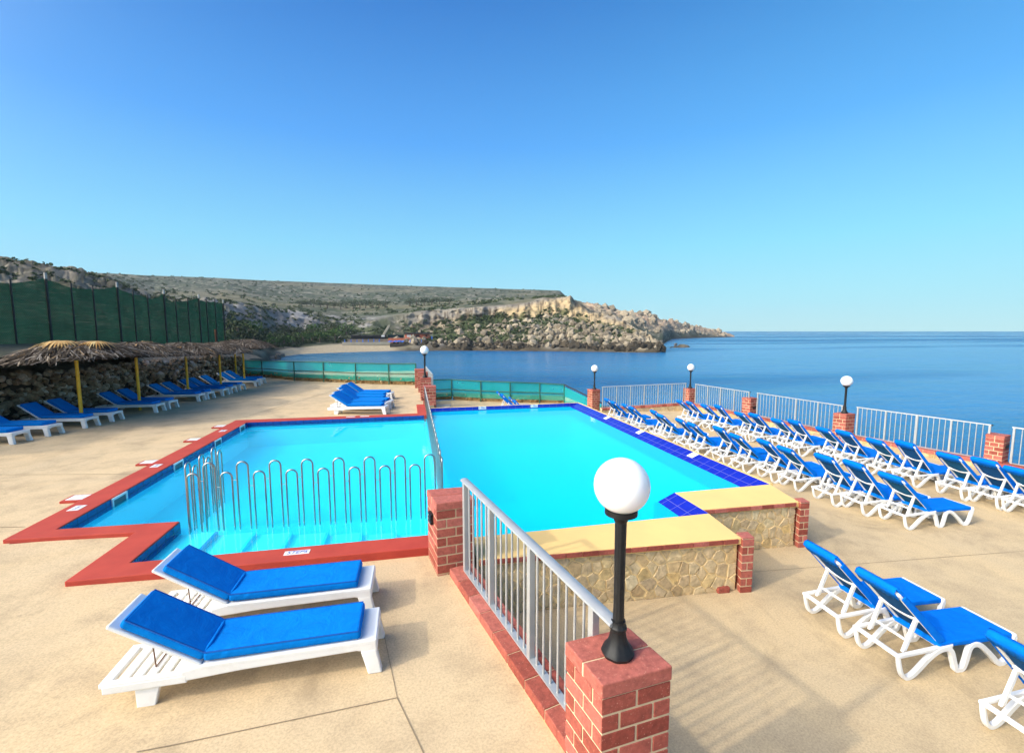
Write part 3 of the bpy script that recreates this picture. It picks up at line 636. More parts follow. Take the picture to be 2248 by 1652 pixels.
rocky = ss(820, 960, PXg) * (1 - ss(4.0, 4.35, sg)) + ss(1250, 1300, PXg) * ss(5.2, 5.9, sg)           # headland and far spur
rocky = np.clip(rocky, 0, 1)
ridge = (1 - ss(760, 900, PXg)) * ss(2.4, 3.4, sg) * (1 - ss(4.05, 4.6, sg))
ridge = ridge * (.3 + .7 * ss(400, 500, PXg))
d1, id1 = worley(X / 5.5, Y / 5.5, 3); d2, id2 = worley(X / 2.8, Y / 2.8, 8); d3, id3 = worley(X / 13, Y / 13, 12)
bould = np.clip(1 - d1 * 1.25, 0, 1) ** .6 * (.4 + id1) * 2.2 + np.clip(1 - d2 * 1.3, 0, 1) ** .6 * (.3 + id2) * 1.3
big = np.clip(1 - d3 * 1.2, 0, 1) ** .7 * (id3 ** 2) * 4.5
fb = fbm(X / 30, Y / 30, 6, 40) - .5; fb2 = fbm(X / 7, Y / 7, 4, 90) - .5
strata = np.sin(ZZ * 1.3 + fb * 6)
land = ss(.25, 1.15, sg)
spur = ss(1250, 1300, PXg) * ss(5.2, 5.9, sg)
DZ = land * (rocky * (bould * .42 + big * .42 - 1.0 + fb * 8 + fb2 * 3.4) * np.where(sg < 4.1, 1., 1.5) + ridge * (fb * 6 + bould * .9 - .8 + fb2 * 2.5) + (1 - np.clip(rocky + ridge, 0, 1)) * (fb * 2.2 + fb2 * .9))
DZ += (1 - ss(430, 520, PXg)) * ss(2.2, 3., sg) * (1 - ss(4.1, 4.6, sg)) * (fb2 * 3.2 + bould * .55 - .5)
DZ *= np.where(sg > 4.9, np.where(PXg < 1250, .55, 1), 1)
DZ *= np.where((sg > 6.5) & (PXg < 1250), .45, 1)
edge = np.exp(-((sg - 4.) / .22) ** 2); DZ *= 1 - .5 * edge * (PXg < 1270)
DZ *= ss(-420, -300, PXg) * .5 + .5
beach = ss(585, 620, PXg) * (1 - ss(850, 900, PXg)) * (1 - ss(1.0, 1.35, sg)); DZ *= 1 - .85 * beach
cav = (fbm(X / 6, ZZ / 3.5, 4, 7) - .5)
RR2 = RR + land * (rocky + ridge * .3 * ss(440, 520, PXg)) * ss(2.9, 3.3, sg) * (1 - ss(3.98, 4.1, sg)) * (cav * 9 + (fbm(PXg / 16, ZZ / 14, 4, 33) - .5) * 10 + strata * .7)
X, Y = DX * RR2, DY * RR2; Zt = ZZ + DZ
# keep the near bank hidden by the net fence low
n0, n1 = RR.shape
# albedo
rk = fbm(X / 12, Y / 12 + Zt / 5, 5, 61); gr = fbm(X / 40 + 9, Y / 40, 5, 71); gr2 = fbm(X / 9, Y / 9, 4, 77); far = fbm(X / 90, Y / 140, 5, 83)
def lerp(a, b_, t): return np.array(a) * (1 - t[..., None]) + np.array(b_) * t[..., None] if not (isinstance(a, np.ndarray) and a.ndim == 3) else a * (1 - t[..., None]) + np.array(b_) * t[..., None]
base = lerp((.105, .118, .062), (.058, .074, .038), ss(.40, .60, rk))                # garrigue: grey brown scrub ground
base = lerp(base, (.06, .075, .042), ss(.43, .53, gr) * .9)
base = lerp(base, (.05, .062, .035), ss(.46, .54, gr2) * .85)
base = lerp(base, (.33, .29, .23), ss(.60, .66, fbm(X / 14, Y / 5, 4, 55)) * .7)
base = lerp(base, (.045, .055, .032), ss(.55, .6, fbm(X / 5, Y / 9, 3, 57)) * .8)
base = lerp(base, (.21, .18, .11), ss(.60, .68, far) * .5)
base = lerp(base, (.24, .21, .15), ss(.60, .66, rk) * .5)
field = ss(5.0, 5.4, sg) * (1 - ss(5.7, 6.1, sg)) * (PXg > 480) * (PXg < 1250); base = lerp(base, (.24, .20, .10), field * .5 * ss(.35, .6, gr))
grey = lerp((.33, .31, .28), (.20, .185, .165), ss(.4, .62, rk)); base = lerp(base, (0, 0, 0), np.zeros_like(rk))
grey = lerp(grey, (.17, .145, .11), (1 - ss(400, 500, PXg)) * .8)
hl = (1 - ss(430, 500, PXg)) * ss(2.2, 3., sg) * (1 - ss(4.3, 4.8, sg)); f9 = fbm(X / 3.5, Y / 3.5 + Zt / 3, 4, 141); base = lerp(base, (.27, .235, .18), hl * ss(.5, .6, f9) * .8); base = lerp(base, (.055, .052, .035), hl * (1 - ss(.36, .46, f9)) * .9)
kr = np.clip(ridge * 1.2 * ss(.38, .5, fbm(X / 16, Y / 16, 4, 15)), 0, 1)[..., None]; base = base * (1 - kr) + grey * kr
veg = (1 - ss(740, 900, PXg)) * ss(1.3, 1.9, sg) * (1 - ss(2.7, 3.2, sg)) * (PXg > 440); base = lerp(base, (.045, .065, .022), veg * ss(.3, .45, gr2) * .9)
lime = lerp((.35, .285, .195), (.17, .14, .10), ss(.40, .56, rk)); lime = lerp(lime, (.30, .27, .225), ss(.5, .6, fbm(X / 25, Y / 25, 3, 2)) * .7)
lime = lerp(lime, (.50, .37, .20), ss(3.0, 3.3, sg) * (1 - ss(3.7, 4., sg)) * ss(.45, .6, far) * .8)
vs_ = ss(.46, .54, fbm(X / 22, Y / 22, 4, 29)) * (1 - ss(3.1, 3.5, sg)) * (sg < 4.2) * ss(1.15, 1.4, sg) * (1 - .6 * ss(1330, 1400, PXg)); lime = lerp(lime, (.06, .085, .03), vs_ * .92); vs2 = ss(.5, .56, fbm(X / 10, Y / 10, 4, 129)) * (sg < 4.2) * ss(1.3, 1.6, sg) * (1 - ss(3.3, 3.6, sg)); lime = lerp(lime, (.055, .075, .03), vs2 * .8)
sp_ = lerp((.62, .45, .29), (.40, .28, .19), ss(.42, .6, rk)); spk = spur[..., None]; lime = lime * (1 - spk) + sp_ * spk
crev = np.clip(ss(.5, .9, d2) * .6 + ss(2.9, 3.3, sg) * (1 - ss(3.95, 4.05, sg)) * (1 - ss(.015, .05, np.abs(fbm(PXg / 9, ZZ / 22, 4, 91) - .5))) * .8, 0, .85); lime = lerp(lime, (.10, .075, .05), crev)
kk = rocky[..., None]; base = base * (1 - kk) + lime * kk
base = lerp(base, (.44, .36, .24), beach * .95)
wet = (1 - ss(SEA + .8, SEA + 3.4, Zt + fb2 * 4)) * (1 - beach) * (1 - .7 * spur); base = lerp(base, (.06, .048, .03), wet * .85)
me = bpy.data.meshes.new('far_shore')
idx = np.arange(n0 * n1).reshape(n0, n1)
fc = np.stack([idx[:-1, :-1], idx[1:, :-1], idx[1:, 1:], idx[:-1, 1:]], -1).reshape(-1, 4)
me.vertices.add(n0 * n1); me.vertices.foreach_set('co', np.stack([X, Y, Zt], -1).astype(np.float32).ravel())
me.loops.add(fc.size); me.loops.foreach_set('vertex_index', fc.astype(np.int32).ravel())
me.polygons.add(len(fc)); me.polygons.foreach_set('loop_start', np.arange(0, fc.size, 4, dtype=np.int32))
me.update(calc_edges=True); me.validate()
ca = me.color_attributes.new('albedo', 'FLOAT_COLOR', 'POINT'); ca.data.foreach_set('color', np.concatenate([base, np.ones((n0, n1, 1))], -1).astype(np.float32).ravel())
t = NT('shore_ground'); at = t.n('ShaderNodeVertexColor', {'layer_name': 'albedo'}); v = t.coord()
f_ = t.noise(v, .9, 6, .7); col = t.mix(.55, at.outputs[0], t.ramp(f_, [(.3, .45), (.65, 1.)]), 'MULTIPLY')
me.materials.append(t.done(t.bsdf(col, .95, 0, .1, t.bump(f_, .7, .6))))
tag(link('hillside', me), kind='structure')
GRID = dict(X=X, Y=Y, Z=Zt, PX=PXg, sg=sg)

# scrub and trees on the far shore
def leafy(b, c, r, h, n, size, squash=1.):
    c = Vector(c)
    for _ in range(n):
        a = random.uniform(0, 2 * math.pi); u_ = random.uniform(-.15, 1); q = math.sqrt(max(0, 1 - max(u_, 0) ** 2)) * random.uniform(.55, 1.05)
        lump = .75 + .35 * math.sin(3 * a + c.x) * math.cos(2.3 * u_ + c.y)
        p = c + Vector((math.cos(a) * q * r * lump, math.sin(a) * q * r * lump, u_ * h * lump))
        d_ = Vector((random.uniform(-1, 1), random.uniform(-1, 1), random.uniform(-.4, 1))).normalized(); e_ = d_.orthogonal().normalized(); g_ = d_.cross(e_)
        s1 = size * random.uniform(.6, 1.3); s2 = s1 * random.uniform(.5, 1)
        b.quad(p - e_ * s1, p - g_ * s2, p + e_ * s1, p + g_ * s2, val=random.random())
m_leaf = RND('scrub_leaf', [(0., (.030, .048, .018)), (.5, (.05, .072, .026)), (1., (.085, .105, .04))], .85, 2., .2, 0., .1, .15)
m_leaf2 = RND('tree_leaf', [(0., (.028, .042, .018)), (.6, (.045, .062, .026)), (1., (.07, .09, .035))], .85, 2., .2, 0., .1, .15)
m_green = RND('fresh_leaf', [(0., (.03, .07, .015)), (.6, (.055, .11, .025)), (1., (.09, .15, .04))], .85, 2., .2, 0., .1, .15)
m_bark = M('bark', (.10, .075, .05), rough=.95)
def gpt(px, s):
    i = int(np.clip(np.searchsorted(PX, px), 0, n0 - 1)); j = int(np.argmin(np.abs(sg[i] - s))); return Vector((X[i, j], Y[i, j], Zt[i, j]))
b = MB()
for px0, px1, s0, s1, n_ in ((985, 1165, 1.5, 2.7, 150), (1030, 1110, 2.6, 3.5, 90), (900, 1030, 2.2, 3.2, 90), (1165, 1290, 2.5, 3.2, 70), (930, 1000, 1.3, 1.9, 40)):
    for _ in range(n_):
        p = gpt(random.uniform(px0, px1), random.uniform(s0, s1)); r_ = random.uniform(.9, 2.1); leafy(b, p, r_, r_ * .7, 30, .5)
for _ in range(330):
    p = gpt(random.uniform(-40, 480), random.uniform(3.3, 4.15)); r_ = random.uniform(.4, 1.3); leafy(b, p, r_, r_ * .7, 22, .3)
for _ in range(1500):
    z_ = random.random()
    if z_ < .42: px, s = random.uniform(170, 1240), random.uniform(4.6, 7.0)
    elif z_ < .66: px, s = random.uniform(485, 860), random.uniform(1.5, 3.1)
    elif z_ < .9: px, s = random.uniform(880, 1400), random.uniform(1.4, 3.5)
    else: px, s = random.uniform(480, 800), random.uniform(3., 4.2)
    p = gpt(px, s); r_ = random.uniform(.8, 2.4) * (1 + .5 * (s > 4.5)) 
    leafy(b, p, r_, r_ * .6, 26, .5 * (1 + .5 * (s > 4.5)))
tag(b.build('scrub', m_leaf), 'low dark green scrub scattered over the far hillside and headland', 'scrub', kind='stuff')
def tree(px, s, r, h, mat, label, group):
    p = gpt(px, s); t_ = thing('tree' if group.startswith('dark') else 'bush', label, 'tree' if group.startswith('dark') else 'bush', p, 0, group)
    b = MB(); b.tube([(0, 0, -.6), (.1, 0, h * .3), (.0, .1, h * .62)], [r * .09, r * .07, r * .03], 6); b.build('trunk', m_bark, t_)
    b = MB()
    for k in range(7):
        a = k * 2.4; q = 0 if k == 0 else .55 * r
        leafy(b, (math.cos(a) * q, math.sin(a) * q, h * (.38 + .1 * (k % 3))), r * .62, h * .45, 50, .42)
    b.build('crown', mat, t_)
TR = [(662, 5.30, 5, 5), (676, 5.34, 4, 5), (690, 5.3, 5, 6), (705, 5.36, 4, 5), (720, 5.32, 6, 6), (735, 5.38, 4, 6), (748, 5.3, 5, 7), (762, 5.4, 6, 8), (775, 5.34, 5, 7), (790, 5.4, 6, 8), (803, 5.34, 5, 7), (818, 5.4, 6, 7), (832, 5.36, 5, 6), (848, 5.4, 6, 6), (900, 5.42, 5, 6), (915, 5.46, 6, 7), (932, 5.42, 5, 7), (948, 5.46, 6, 6), (966, 5.44, 5, 6), (985, 5.45, 5, 5)]
for k, (px, s, r_, h_) in enumerate(TR):
    grp_, n_ = (('left', k + 1) if k < 14 else ('right', k - 13))
    tree(px, s, r_ * 1.35, h_ * 1.25, m_leaf2, '%s dark tree from left in the %s clump on the far plateau' % (ORD[n_], 'long left' if k < 14 else 'short right'), 'dark trees on the far plateau')
GB = [(555, 1.9, 5, 4), (580, 1.7, 5, 4.5), (600, 2.0, 6, 5), (620, 1.7, 5, 5), (640, 1.9, 6, 5), (662, 1.7, 5, 5), (684, 2.0, 6, 6), (700, 1.7, 5, 5.5), (718, 2.1, 6, 6), (735, 1.8, 5, 6), (650, 2.5, 5, 5), (690, 2.6, 5, 5), (728, 2.7, 6, 6), (760, 2.6, 6, 6), (520, 2.2, 5, 4), (545, 2.5, 5, 4)]
for k, (px, s, r_, h_) in enumerate(GB):
    order = sorted(g[0] for g in GB)
    tree(px, s, r_, h_ * 1.1, m_green if k % 2 else m_leaf2, '%s bush from the left on the green slope behind the far beach' % ORD[order.index(px) + 1], 'bushes behind the far beach')
# boulders strewn over the headland slope
def rock_verts(n_seed, sub=1):
    bm_ = __import__('bmesh').new(); __import__('bmesh').ops.create_icosphere(bm_, subdivisions=sub, radius=1.)
    rr_ = random.Random(n_seed); pl = [Vector((rr_.uniform(-1, 1), rr_.uniform(-1, 1), rr_.uniform(-1, 1))).normalized() for _ in range(9)]
    vs = []
    for v_ in bm_.verts:
        c_ = v_.co.copy()
        for n_ in pl:
            d_ = c_.dot(n_) - .68
            if d_ > 0: c_ -= n_ * d_ * .9
        vs.append(c_ * (1 + .08 * rr_.uniform(-1, 1)))
    fs = [tuple(v_.index for v_ in f.verts) for f in bm_.faces]; bm_.free(); return vs, fs
ROCKS = [rock_verts(i, 1) for i in range(12)]; ROCKS2 = [rock_verts(50 + i, 2) for i in range(12)]
def put_rock(b, c, sz, val=None, hi=False, rz=None):
    vs, fs = random.choice(ROCKS2 if hi else ROCKS); rm = Matrix.Rotation(random.uniform(0, 6.28) if rz is None else rz, 3, 'Z') @ Matrix.Rotation(random.uniform(-.5, .5), 3, 'X')
    b.add([Vector(c) + rm @ Vector((v_.x * sz[0], v_.y * sz[1], v_.z * sz[2])) for v_ in vs], fs, random.random() if val is None else val)
m_boulder = RND('limestone_boulder', [(0., (.04, .034, .025)), (.14, (.10, .08, .055)), (.28, (.19, .155, .11)), (.65, (.30, .25, .18)), (1., (.43, .355, .25))], .95, .8, .5, .8, .4, .1)
b = MB()
for _ in range(2600):
    px = random.uniform(860, 1452) if random.random() < .6 else random.uniform(1080, 1452); s = random.uniform(1.02, 3.0) if random.random() < .7 else random.uniform(1., 1.4)
    if px < 1040 and s > 1.5 and random.random() < .6: continue
    p = gpt(px, s); r_ = min(2.6, .42 * random.paretovariate(1.6)); low = p.z < SEA + random.uniform(1.2, 4.2)
    put_rock(b, p + Vector((0, 0, r_ * .2)), (r_, r_ * random.uniform(.7, 1.1), r_ * random.uniform(.6, 1.2)), random.uniform(0, .12) if low else random.uniform(.25, 1))
for _ in range(260):
    px = random.uniform(1300, 1590); s = random.uniform(5.4, 6.2); p = gpt(px, s); r_ = min(7, 1.6 * random.paretovariate(2.)); put_rock(b, p, (r_, r_, r_ * random.uniform(.6, 1.1)), random.uniform(.5, 1))
tag(b.build('boulders', m_boulder), 'pale limestone boulders strewn over the headland slope and shore', 'boulders', kind='stuff')
b = MB(); p = G(1483, 757, SEA); put_rock(b, p + Vector((0, 0, .3)), (2.4, 1.2, 1.1), .3); tag(b.build('rock_islet', m_boulder), 'small lone rock standing in the sea off the headland tip', 'rock')
m_drock = RND('dark_shore_rock', [(0., (.07, .06, .05)), (.6, (.14, .12, .10)), (1., (.22, .19, .15))], .95, 2., .5, .8, .2, .15)
for k, (px, py, r_) in enumerate([(556, 782, 2.2), (585, 778, 2.8), (602, 783, 1.5)]):
    b = MB(); p = G(px, py + 6, SEA)
    for q in range(5): put_rock(b, p + Vector((random.uniform(-1, 1) * r_ * 1.4, random.uniform(0, 4), random.uniform(0, .6))), (r_ * random.uniform(.6, 1), r_ * .8, r_ * random.uniform(.5, .8)), hi=True)
    tag(b.build('shore_rock', m_drock), ['dark shore rock left of the last yellow pole', 'largest dark shore rock at the left end of the beach', 'dark shore rock furthest right, at the water edge by the beach'][k], 'rock', 'dark rocks at the left end of the beach')

# restaurant by the far beach
def face_box(b, pxa, pxb, r, ya, yb, depth, val=0., mi=0):   # box whose front spans the bearings pxa..pxb at distance r
    A, B = hdir(pxa) * r, hdir(pxb) * r; n_ = ((A + B) / 2).normalized() * depth; pm = (pxa + pxb) / 2; z0, z1 = zat(pm, yb, r), zat(pm, ya, r)
    b.hexa([(A.x, A.y, z0), (B.x, B.y, z0), (B.x + n_.x, B.y + n_.y, z0), (A.x + n_.x, A.y + n_.y, z0)], [(A.x, A.y, z1), (B.x, B.y, z1), (B.x + n_.x, B.y + n_.y, z1), (A.x + n_.x, A.y + n_.y, z1)], val, mi)
m_terra = M('terracotta_render', (.52, .15, .075), (.46, .13, .065), rough=.9, scale=.4)
m_droof = M('dark_roof', (.03, .022, .02), rough=.7); m_glass = M('dark_glass', (.012, .025, .03), rough=.08)
m_brownw = M('brown_wall', (.26, .2, .14), (.18, .14, .1), rough=.9, scale=.5)
m_pale = M('pale_concrete', (.42, .37, .28), (.34, .3, .23), rough=.9, scale=.5)
rs_ = thing('beach_restaurant', 'low terracotta beach restaurant with dark flat roof on the far shore', 'building', hdir(870) * 236 + Vector((0, 0, SEA)))
def fb_part(name, mat, args, par=rs_):
    b = MB(); 
    for a in args: face_box(b, *a)
    o = b.build(name, mat, par); o.matrix_parent_inverse = Matrix.Translation(-rs_.location) if par is rs_ else Matrix.Identity(4); return o
fb_part('wall', m_terra, [(889, 943, 234, 733, 760, 9)]); fb_part('roof', m_droof, [(887, 949, 233, 729.5, 733, 11)])
fb_part('wing', m_droof, [(768, 850, 236, 735.5, 737.5, 8), (770, 848, 237, 737.5, 744, 6)]); fb_part('glazing', m_glass, [(851, 886, 235, 734.5, 741.5, 6)])
fb_part('lower_wall', m_terra, [(852, 925, 231.5, 742, 752, 3)]); fb_part('door', m_label, [(893, 902, 233.6, 734.5, 739.5, .5)])
fb_part('window', m_glass, [(913, 921, 233.6, 735, 738.5, .5)]); fb_part('window', m_glass, [(934, 937, 233.6, 735, 738.5, .5)]); fb_part('sign_board', m_label, [(837, 844, 235.6, 735.5, 739, .4)])
fb_part('terrace_wall', m_brownw, [(762, 852, 232, 744.5, 756, 3)])
b = MB(); 
for a in [(855, 965, 222, 754.5, 770, 5)]: face_box(b, *a)
tag(b.build('quay_wall', m_drock), 'dark stone quay wall below the terracotta beach restaurant', 'wall')
b = MB()
for a in [(750, 856, 226, 750.5, 757.5, 2)]: face_box(b, *a)
tag(b.build('beach_wall', m_pale), 'pale low retaining wall along the back of the far beach', 'wall')
b = MB()
for k in range(24):
    px = 838 + k * .45; face_box(b, px + k * .15, px + k * .15 + 5, 246 + k * .9, 735 - k * .95, 738 - k * .9, 1.)
tag(b.build('hill_stairs', m_pale), 'pale outdoor staircase climbing the slope behind the restaurant', 'stairs')
m_blue_c = M('blue_canvas', (.01, .12, .50), rough=.7)
ub = [(857, 748), (868, 748), (876, 747.5), (884, 748.5)]
for k, (px, py) in enumerate(ub):
    p = hdir(px) * 228; z_ = zat(px, py, 228); t_ = thing('beach_umbrella', '%s open blue beach umbrella from the left in front of the restaurant' % ORD[k + 1], 'umbrella', (p.x, p.y, z_ - 2.2), 0, 'blue umbrellas at the beach restaurant')
    b = MB(); b.tube([(0, 0, 0), (0, 0, 2.2)], .05, 6); b.build('pole', m_palep, t_); b = MB(); b.lathe([(1.5, 1.75), (.8, 2.2), (.02, 2.45)], 10); b.build('canopy', m_blue_c, t_)
ub = [(756, 750), (770, 749.5), (783, 750), (796, 748.5), (808, 749), (820, 748.5), (832, 748.5), (900, 749), (911, 749.5), (925, 750), (935, 750), (948, 742)]
for k, (px, py) in enumerate(ub):
    p = hdir(px) * 227; z_ = zat(px, py, 227); t_ = thing('closed_umbrella', '%s folded blue umbrella from the left along the far beach terrace' % ORD[k + 1], 'umbrella', (p.x, p.y, z_ - 1.2), 0, 'folded umbrellas along the far beach')
    b = MB(); b.tube([(0, 0, -.2), (0, 0, 2.3)], .05, 6); b.build('pole', m_palep, t_); b = MB(); b.lathe([(.28, .7), (.34, .9), (.12, 2.1), (.03, 2.4)], 8); b.build('canopy', m_blue_c, t_)

# rocky foot of our own terrace, down to the sea
b = MB(); NR = 60
edgepts = [(15.0, -8), (14.9, 0), (14.75, 4), (14.0, 7.5), (13.1, 10.7), (12.65, 14.), (12.2, 17.6), (8.3, 19.2), (6.2, 20.0), (1.6, 22.2), (-.5, 23.6), (-6, 26.6), (-8.6, 29.4), (-10.6, 31.5), (-14, 36)]
ex = [Vector(p) for p in edgepts]; dist = [0]
for a, c in zip(ex, ex[1:]): dist.append(dist[-1] + (c - a).length)
grid = []
for k in range(240):
    s = dist[-1] * k / 239; i = max(j for j in range(len(dist)) if dist[j] <= s + 1e-6); i = min(i, len(ex) - 2); u_ = (s - dist[i]) / (dist[i + 1] - dist[i]); p = ex[i].lerp(ex[i + 1], u_)
    d_ = (ex[i + 1] - ex[i]).normalized(); nn = Vector((d_.y, -d_.x)); nn = -nn if nn.dot(p - Vector((2, 10))) < 0 else nn
    bulge = 2.6 * math.exp(-((p.y - 11.3) / 1.5) ** 2) * (p.x > 10)
    row = []
    for q in range(13):
        tq = q / 12; o_ = (.1 + 2.2 * tq + bulge * math.sin(math.pi * min(1, tq * 1.6) / 2) * (1 if tq < .7 else 1))
        z_ = -.78 - 6.2 * tq ** (1.1 if bulge < .3 else 1.5)
        nz = (float(fbm(np.array([s * .9]), np.array([tq * 7.]), 4, 5)[0]) - .5) * (2.0 * min(1, tq * 3)); o_ += nz; row.append((p.x + nn.x * o_, p.y + nn.y * o_, z_ + nz * .6))
    grid.append(row)
vs = [p for r_ in grid for p in r_]; fs = [(i * 13 + j, (i + 1) * 13 + j, (i + 1) * 13 + j + 1, i * 13 + j + 1) for i in range(239) for j in range(12)]
b.add(vs, fs, .5); tag(b.build('terrace_rocks', M('terrace_rock', (.20, .15, .09), (.12, .09, .055), rough=.95, scale=2.5, bump=.9, bscale=6, bdist=.1)), kind='structure')
# thin sea haze between the terrace and the far headland
b = MB(); b.box((300, 560, 45), (2600, 2200, 110)); hz = b.build('haze', [])
t = NT('haze_air'); pv = t.n('ShaderNodeVolumePrincipled', Color=(.80, .90, 1.), Density=.00013); pv.inputs['Anisotropy'].default_value = .2
t.t.links.new(pv.outputs[0], t.out.inputs['Volume']); hz.data.materials.append(t.m); tag(hz, 'thin pale blue sea haze', 'haze', kind='stuff')
#@@OBJECTS@@
# ------------------------------------------------------------------ brick pillars, globe lamps, railings, kerbs
def pillar(poly, z0, z1, label, per=2, vent=None, cap=.085):
    cx0 = sum(p[0] for p in poly) / 4; cy0 = sum(p[1] for p in poly) / 4
    t_ = thing('brick_pillar', label, 'pillar', (cx0, cy0, z0), 0, 'red brick pillars of the terrace')
    loc = [(x - cx0, y - cy0) for x, y in poly]
    b = MB(); c_ = MB(); brick_shaft(b, c_, loc, 0, z1 - z0 - cap, per); c_.build('shaft', m_mortar, t_); b.build('bricks', m_brick, t_, bevel=.0035)
    b = MB(); A, B, C_, D = [Vector(p) * 1.025 for p in loc]; zc = z1 - z0
    for u0, u1 in ((0, .485), (.515, 1)):
        q = [A.lerp(D, u0), B.lerp(C_, u0), B.lerp(C_, u1), A.lerp(D, u1)]
        b.hexa([(v.x, v.y, zc - cap) for v in q], [(v.x, v.y, zc) for v in q], random.uniform(.5, 1))
    b.build('cap', m_brick, t_, bevel=.008)
    b = MB(); q = [A.lerp(D, .48) * .985, B.lerp(C_, .48) * .985, B.lerp(C_, .52) * .985, A.lerp(D, .52) * .985]; b.hexa([(v.x, v.y, zc - cap) for v in q], [(v.x, v.y, zc - .008) for v in q]); b.build('cap_joint', m_mortar, t_)
    if vent:
        b = MB(); side, zc_, wv, hv = vent; P, Q = (Vector(loc[3]), Vector(loc[0])) if side == 'left' else (Vector(loc[0]), Vector(loc[1]))
        d_ = (Q - P).normalized(); n_ = Vector((d_.y, -d_.x)); m0 = P.lerp(Q, .5)
        q = [m0 - d_ * wv / 2 - n_ * .01, m0 + d_ * wv / 2 - n_ * .01, m0 + d_ * wv / 2 + n_ * .025, m0 - d_ * wv / 2 + n_ * .025]
        b.hexa([(v.x, v.y, zc_ - hv / 2) for v in q][::-1], [(v.x, v.y, zc_ + hv / 2) for v in q][::-1])
        for k in range(3):
            zz = zc_ - hv / 2 + hv * (k + .5) / 3; q2 = [v + n_ * .008 * (i > 1) for i, v in enumerate(q)]
            b.hexa([(v.x, v.y, zz - hv * .09) for v in q2][::-1], [(v.x, v.y, zz + hv * .09) for v in q2][::-1])
        b.build('wall_light', m_black, t_, bevel=.002)
    return t_
NP = [(.945, 2.02), (1.37, 2.06), (1.29, 2.41), (.87, 2.37)]
pillar(NP, -.6, .82, 'large brick pillar nearest the viewer carrying the big globe lamp')
pillar([(.25, 4.73), (.665, 4.78), (.59, 5.19), (.17, 5.19)], -.6, .817, 'brick pillar at the corner where red kerb and yellow coping meet', vent=('left', 1.17, .13, .12))
for poly, z0, z1, lab, vt in (
    ([(.46, 16.13), (.90, 16.10), (.90, 16.5), (.46, 16.53)], -.75, .71, 'brick pillar just behind the far end of the pool divider fence', ('left', .98, .16, .1)),
    ([(.40, 17.55), (.80, 17.53), (.80, 17.93), (.40, 17.95)], -.75, .865, 'brick pillar with globe lamp in the receding line of four behind the pools', None),
    ([(.36, 19.95), (.77, 19.93), (.77, 20.33), (.36, 20.35)], -.75, .872, 'lampless brick pillar third in the receding line behind the pools', None),
    ([(.24, 21.5), (.68, 21.48), (.68, 21.9), (.24, 21.92)], -.75, .887, 'farthest brick pillar, where the long green mesh fence ends', None)):
    pillar(poly, z0, z1, lab, vent=vt)
PB = [([(7.64, 17.95), (8.02, 18.0), (8.0, 18.36), (7.55, 18.3)], .15, 'brick pillar with globe lamp beside the far right pool corner', None),
      ([(11.66, 16.98), (12.02, 17.0), (12.0, 17.36), (11.58, 17.32)], .2, 'brick pillar with globe lamp at the far corner of the sea railing', None),
      ([(12.19, 14.03), (12.56, 14.09), (12.50, 14.45), (12.10, 14.36)], .2, 'brick pillar with black wall light in the middle of the sea railing', ('front', .62, .13, .08)),
      ([(12.63, 10.68), (12.98, 10.70), (12.90, 11.05), (12.46, 10.95)], .2, 'brick pillar with globe lamp along the sea railing behind the lounger rows', None),
      ([(13.42, 7.47), (13.80, 7.57), (13.72, 7.92), (13.34, 7.77)], .22, 'brick pillar with black wall light nearest the right edge of the picture', ('front', .62, .13, .08))]
for poly, z1, lab, vt in PB:
    pillar(poly, zr(poly[0][1]) - .05, z1, lab, vent=vt, cap=.07)
def lamp(loc, hpole, rg, label, fine=False):
    t_ = thing('globe_lamp', label, 'lamp', loc, 0, 'white globe lamps on brick pillars'); k = rg / .15
    n_ = 40 if fine else 20
    b = MB(); b.lathe([(.082 * k, 0), (.088 * k, .018 * k), (.08 * k, .035 * k), (.062 * k, .06 * k), (.048 * k, .095 * k), (.040 * k, .14 * k), (.041 * k, .147 * k), (.046 * k, .152 * k), (.046 * k, .165 * k), (.040 * k, .172 * k), (.038 * k, .2 * k)], n_, lobes=9, amp=.05)
    b.build('base', m_black, t_, smooth=40)
    b = MB(); b.lathe([(.030 * k, .19 * k), (.0275 * k, .3 * k), (.0275 * k, hpole * .6), (.030 * k, hpole)], n_, lobes=10, amp=.09); b.build('pole', m_black, t_, smooth=50)
    b = MB(); b.lathe([(.033 * k, hpole - .02), (.042 * k, hpole), (.072 * k, hpole + .022 * k), (.088 * k, hpole + .026 * k), (.088 * k, hpole + .052 * k), (.078 * k, hpole + .056 * k)], n_); b.build('collar', m_black, t_, smooth=40)
    b = MB(); m_ = 24 if fine else 14; zc = hpole + .045 * k + rg * .93
    b.lathe([(max(.002, rg * math.sin(math.pi * i / m_)), zc - rg * math.cos(math.pi * i / m_)) for i in range(m_ + 1)], n_ + 8); b.build('globe', m_globe, t_, smooth=60)
lamp((1.125, 2.215, .82), .80, .152, 'large globe lamp on the brick pillar nearest the viewer', True)
lamp((.58, 17.72, .865), .86, .165, 'globe lamp on a pillar in the receding line behind the pools')
lamp((7.80, 18.13, .15), .72, .15, 'globe lamp beside the far right pool corner, leftmost over the sea railing')
lamp((11.82, 17.16, .2), .72, .15, 'globe lamp at the far corner of the sea railing')
lamp((12.74, 10.84, .2), .78, .155, 'globe lamp over the sea railing nearest the right edge of the picture')

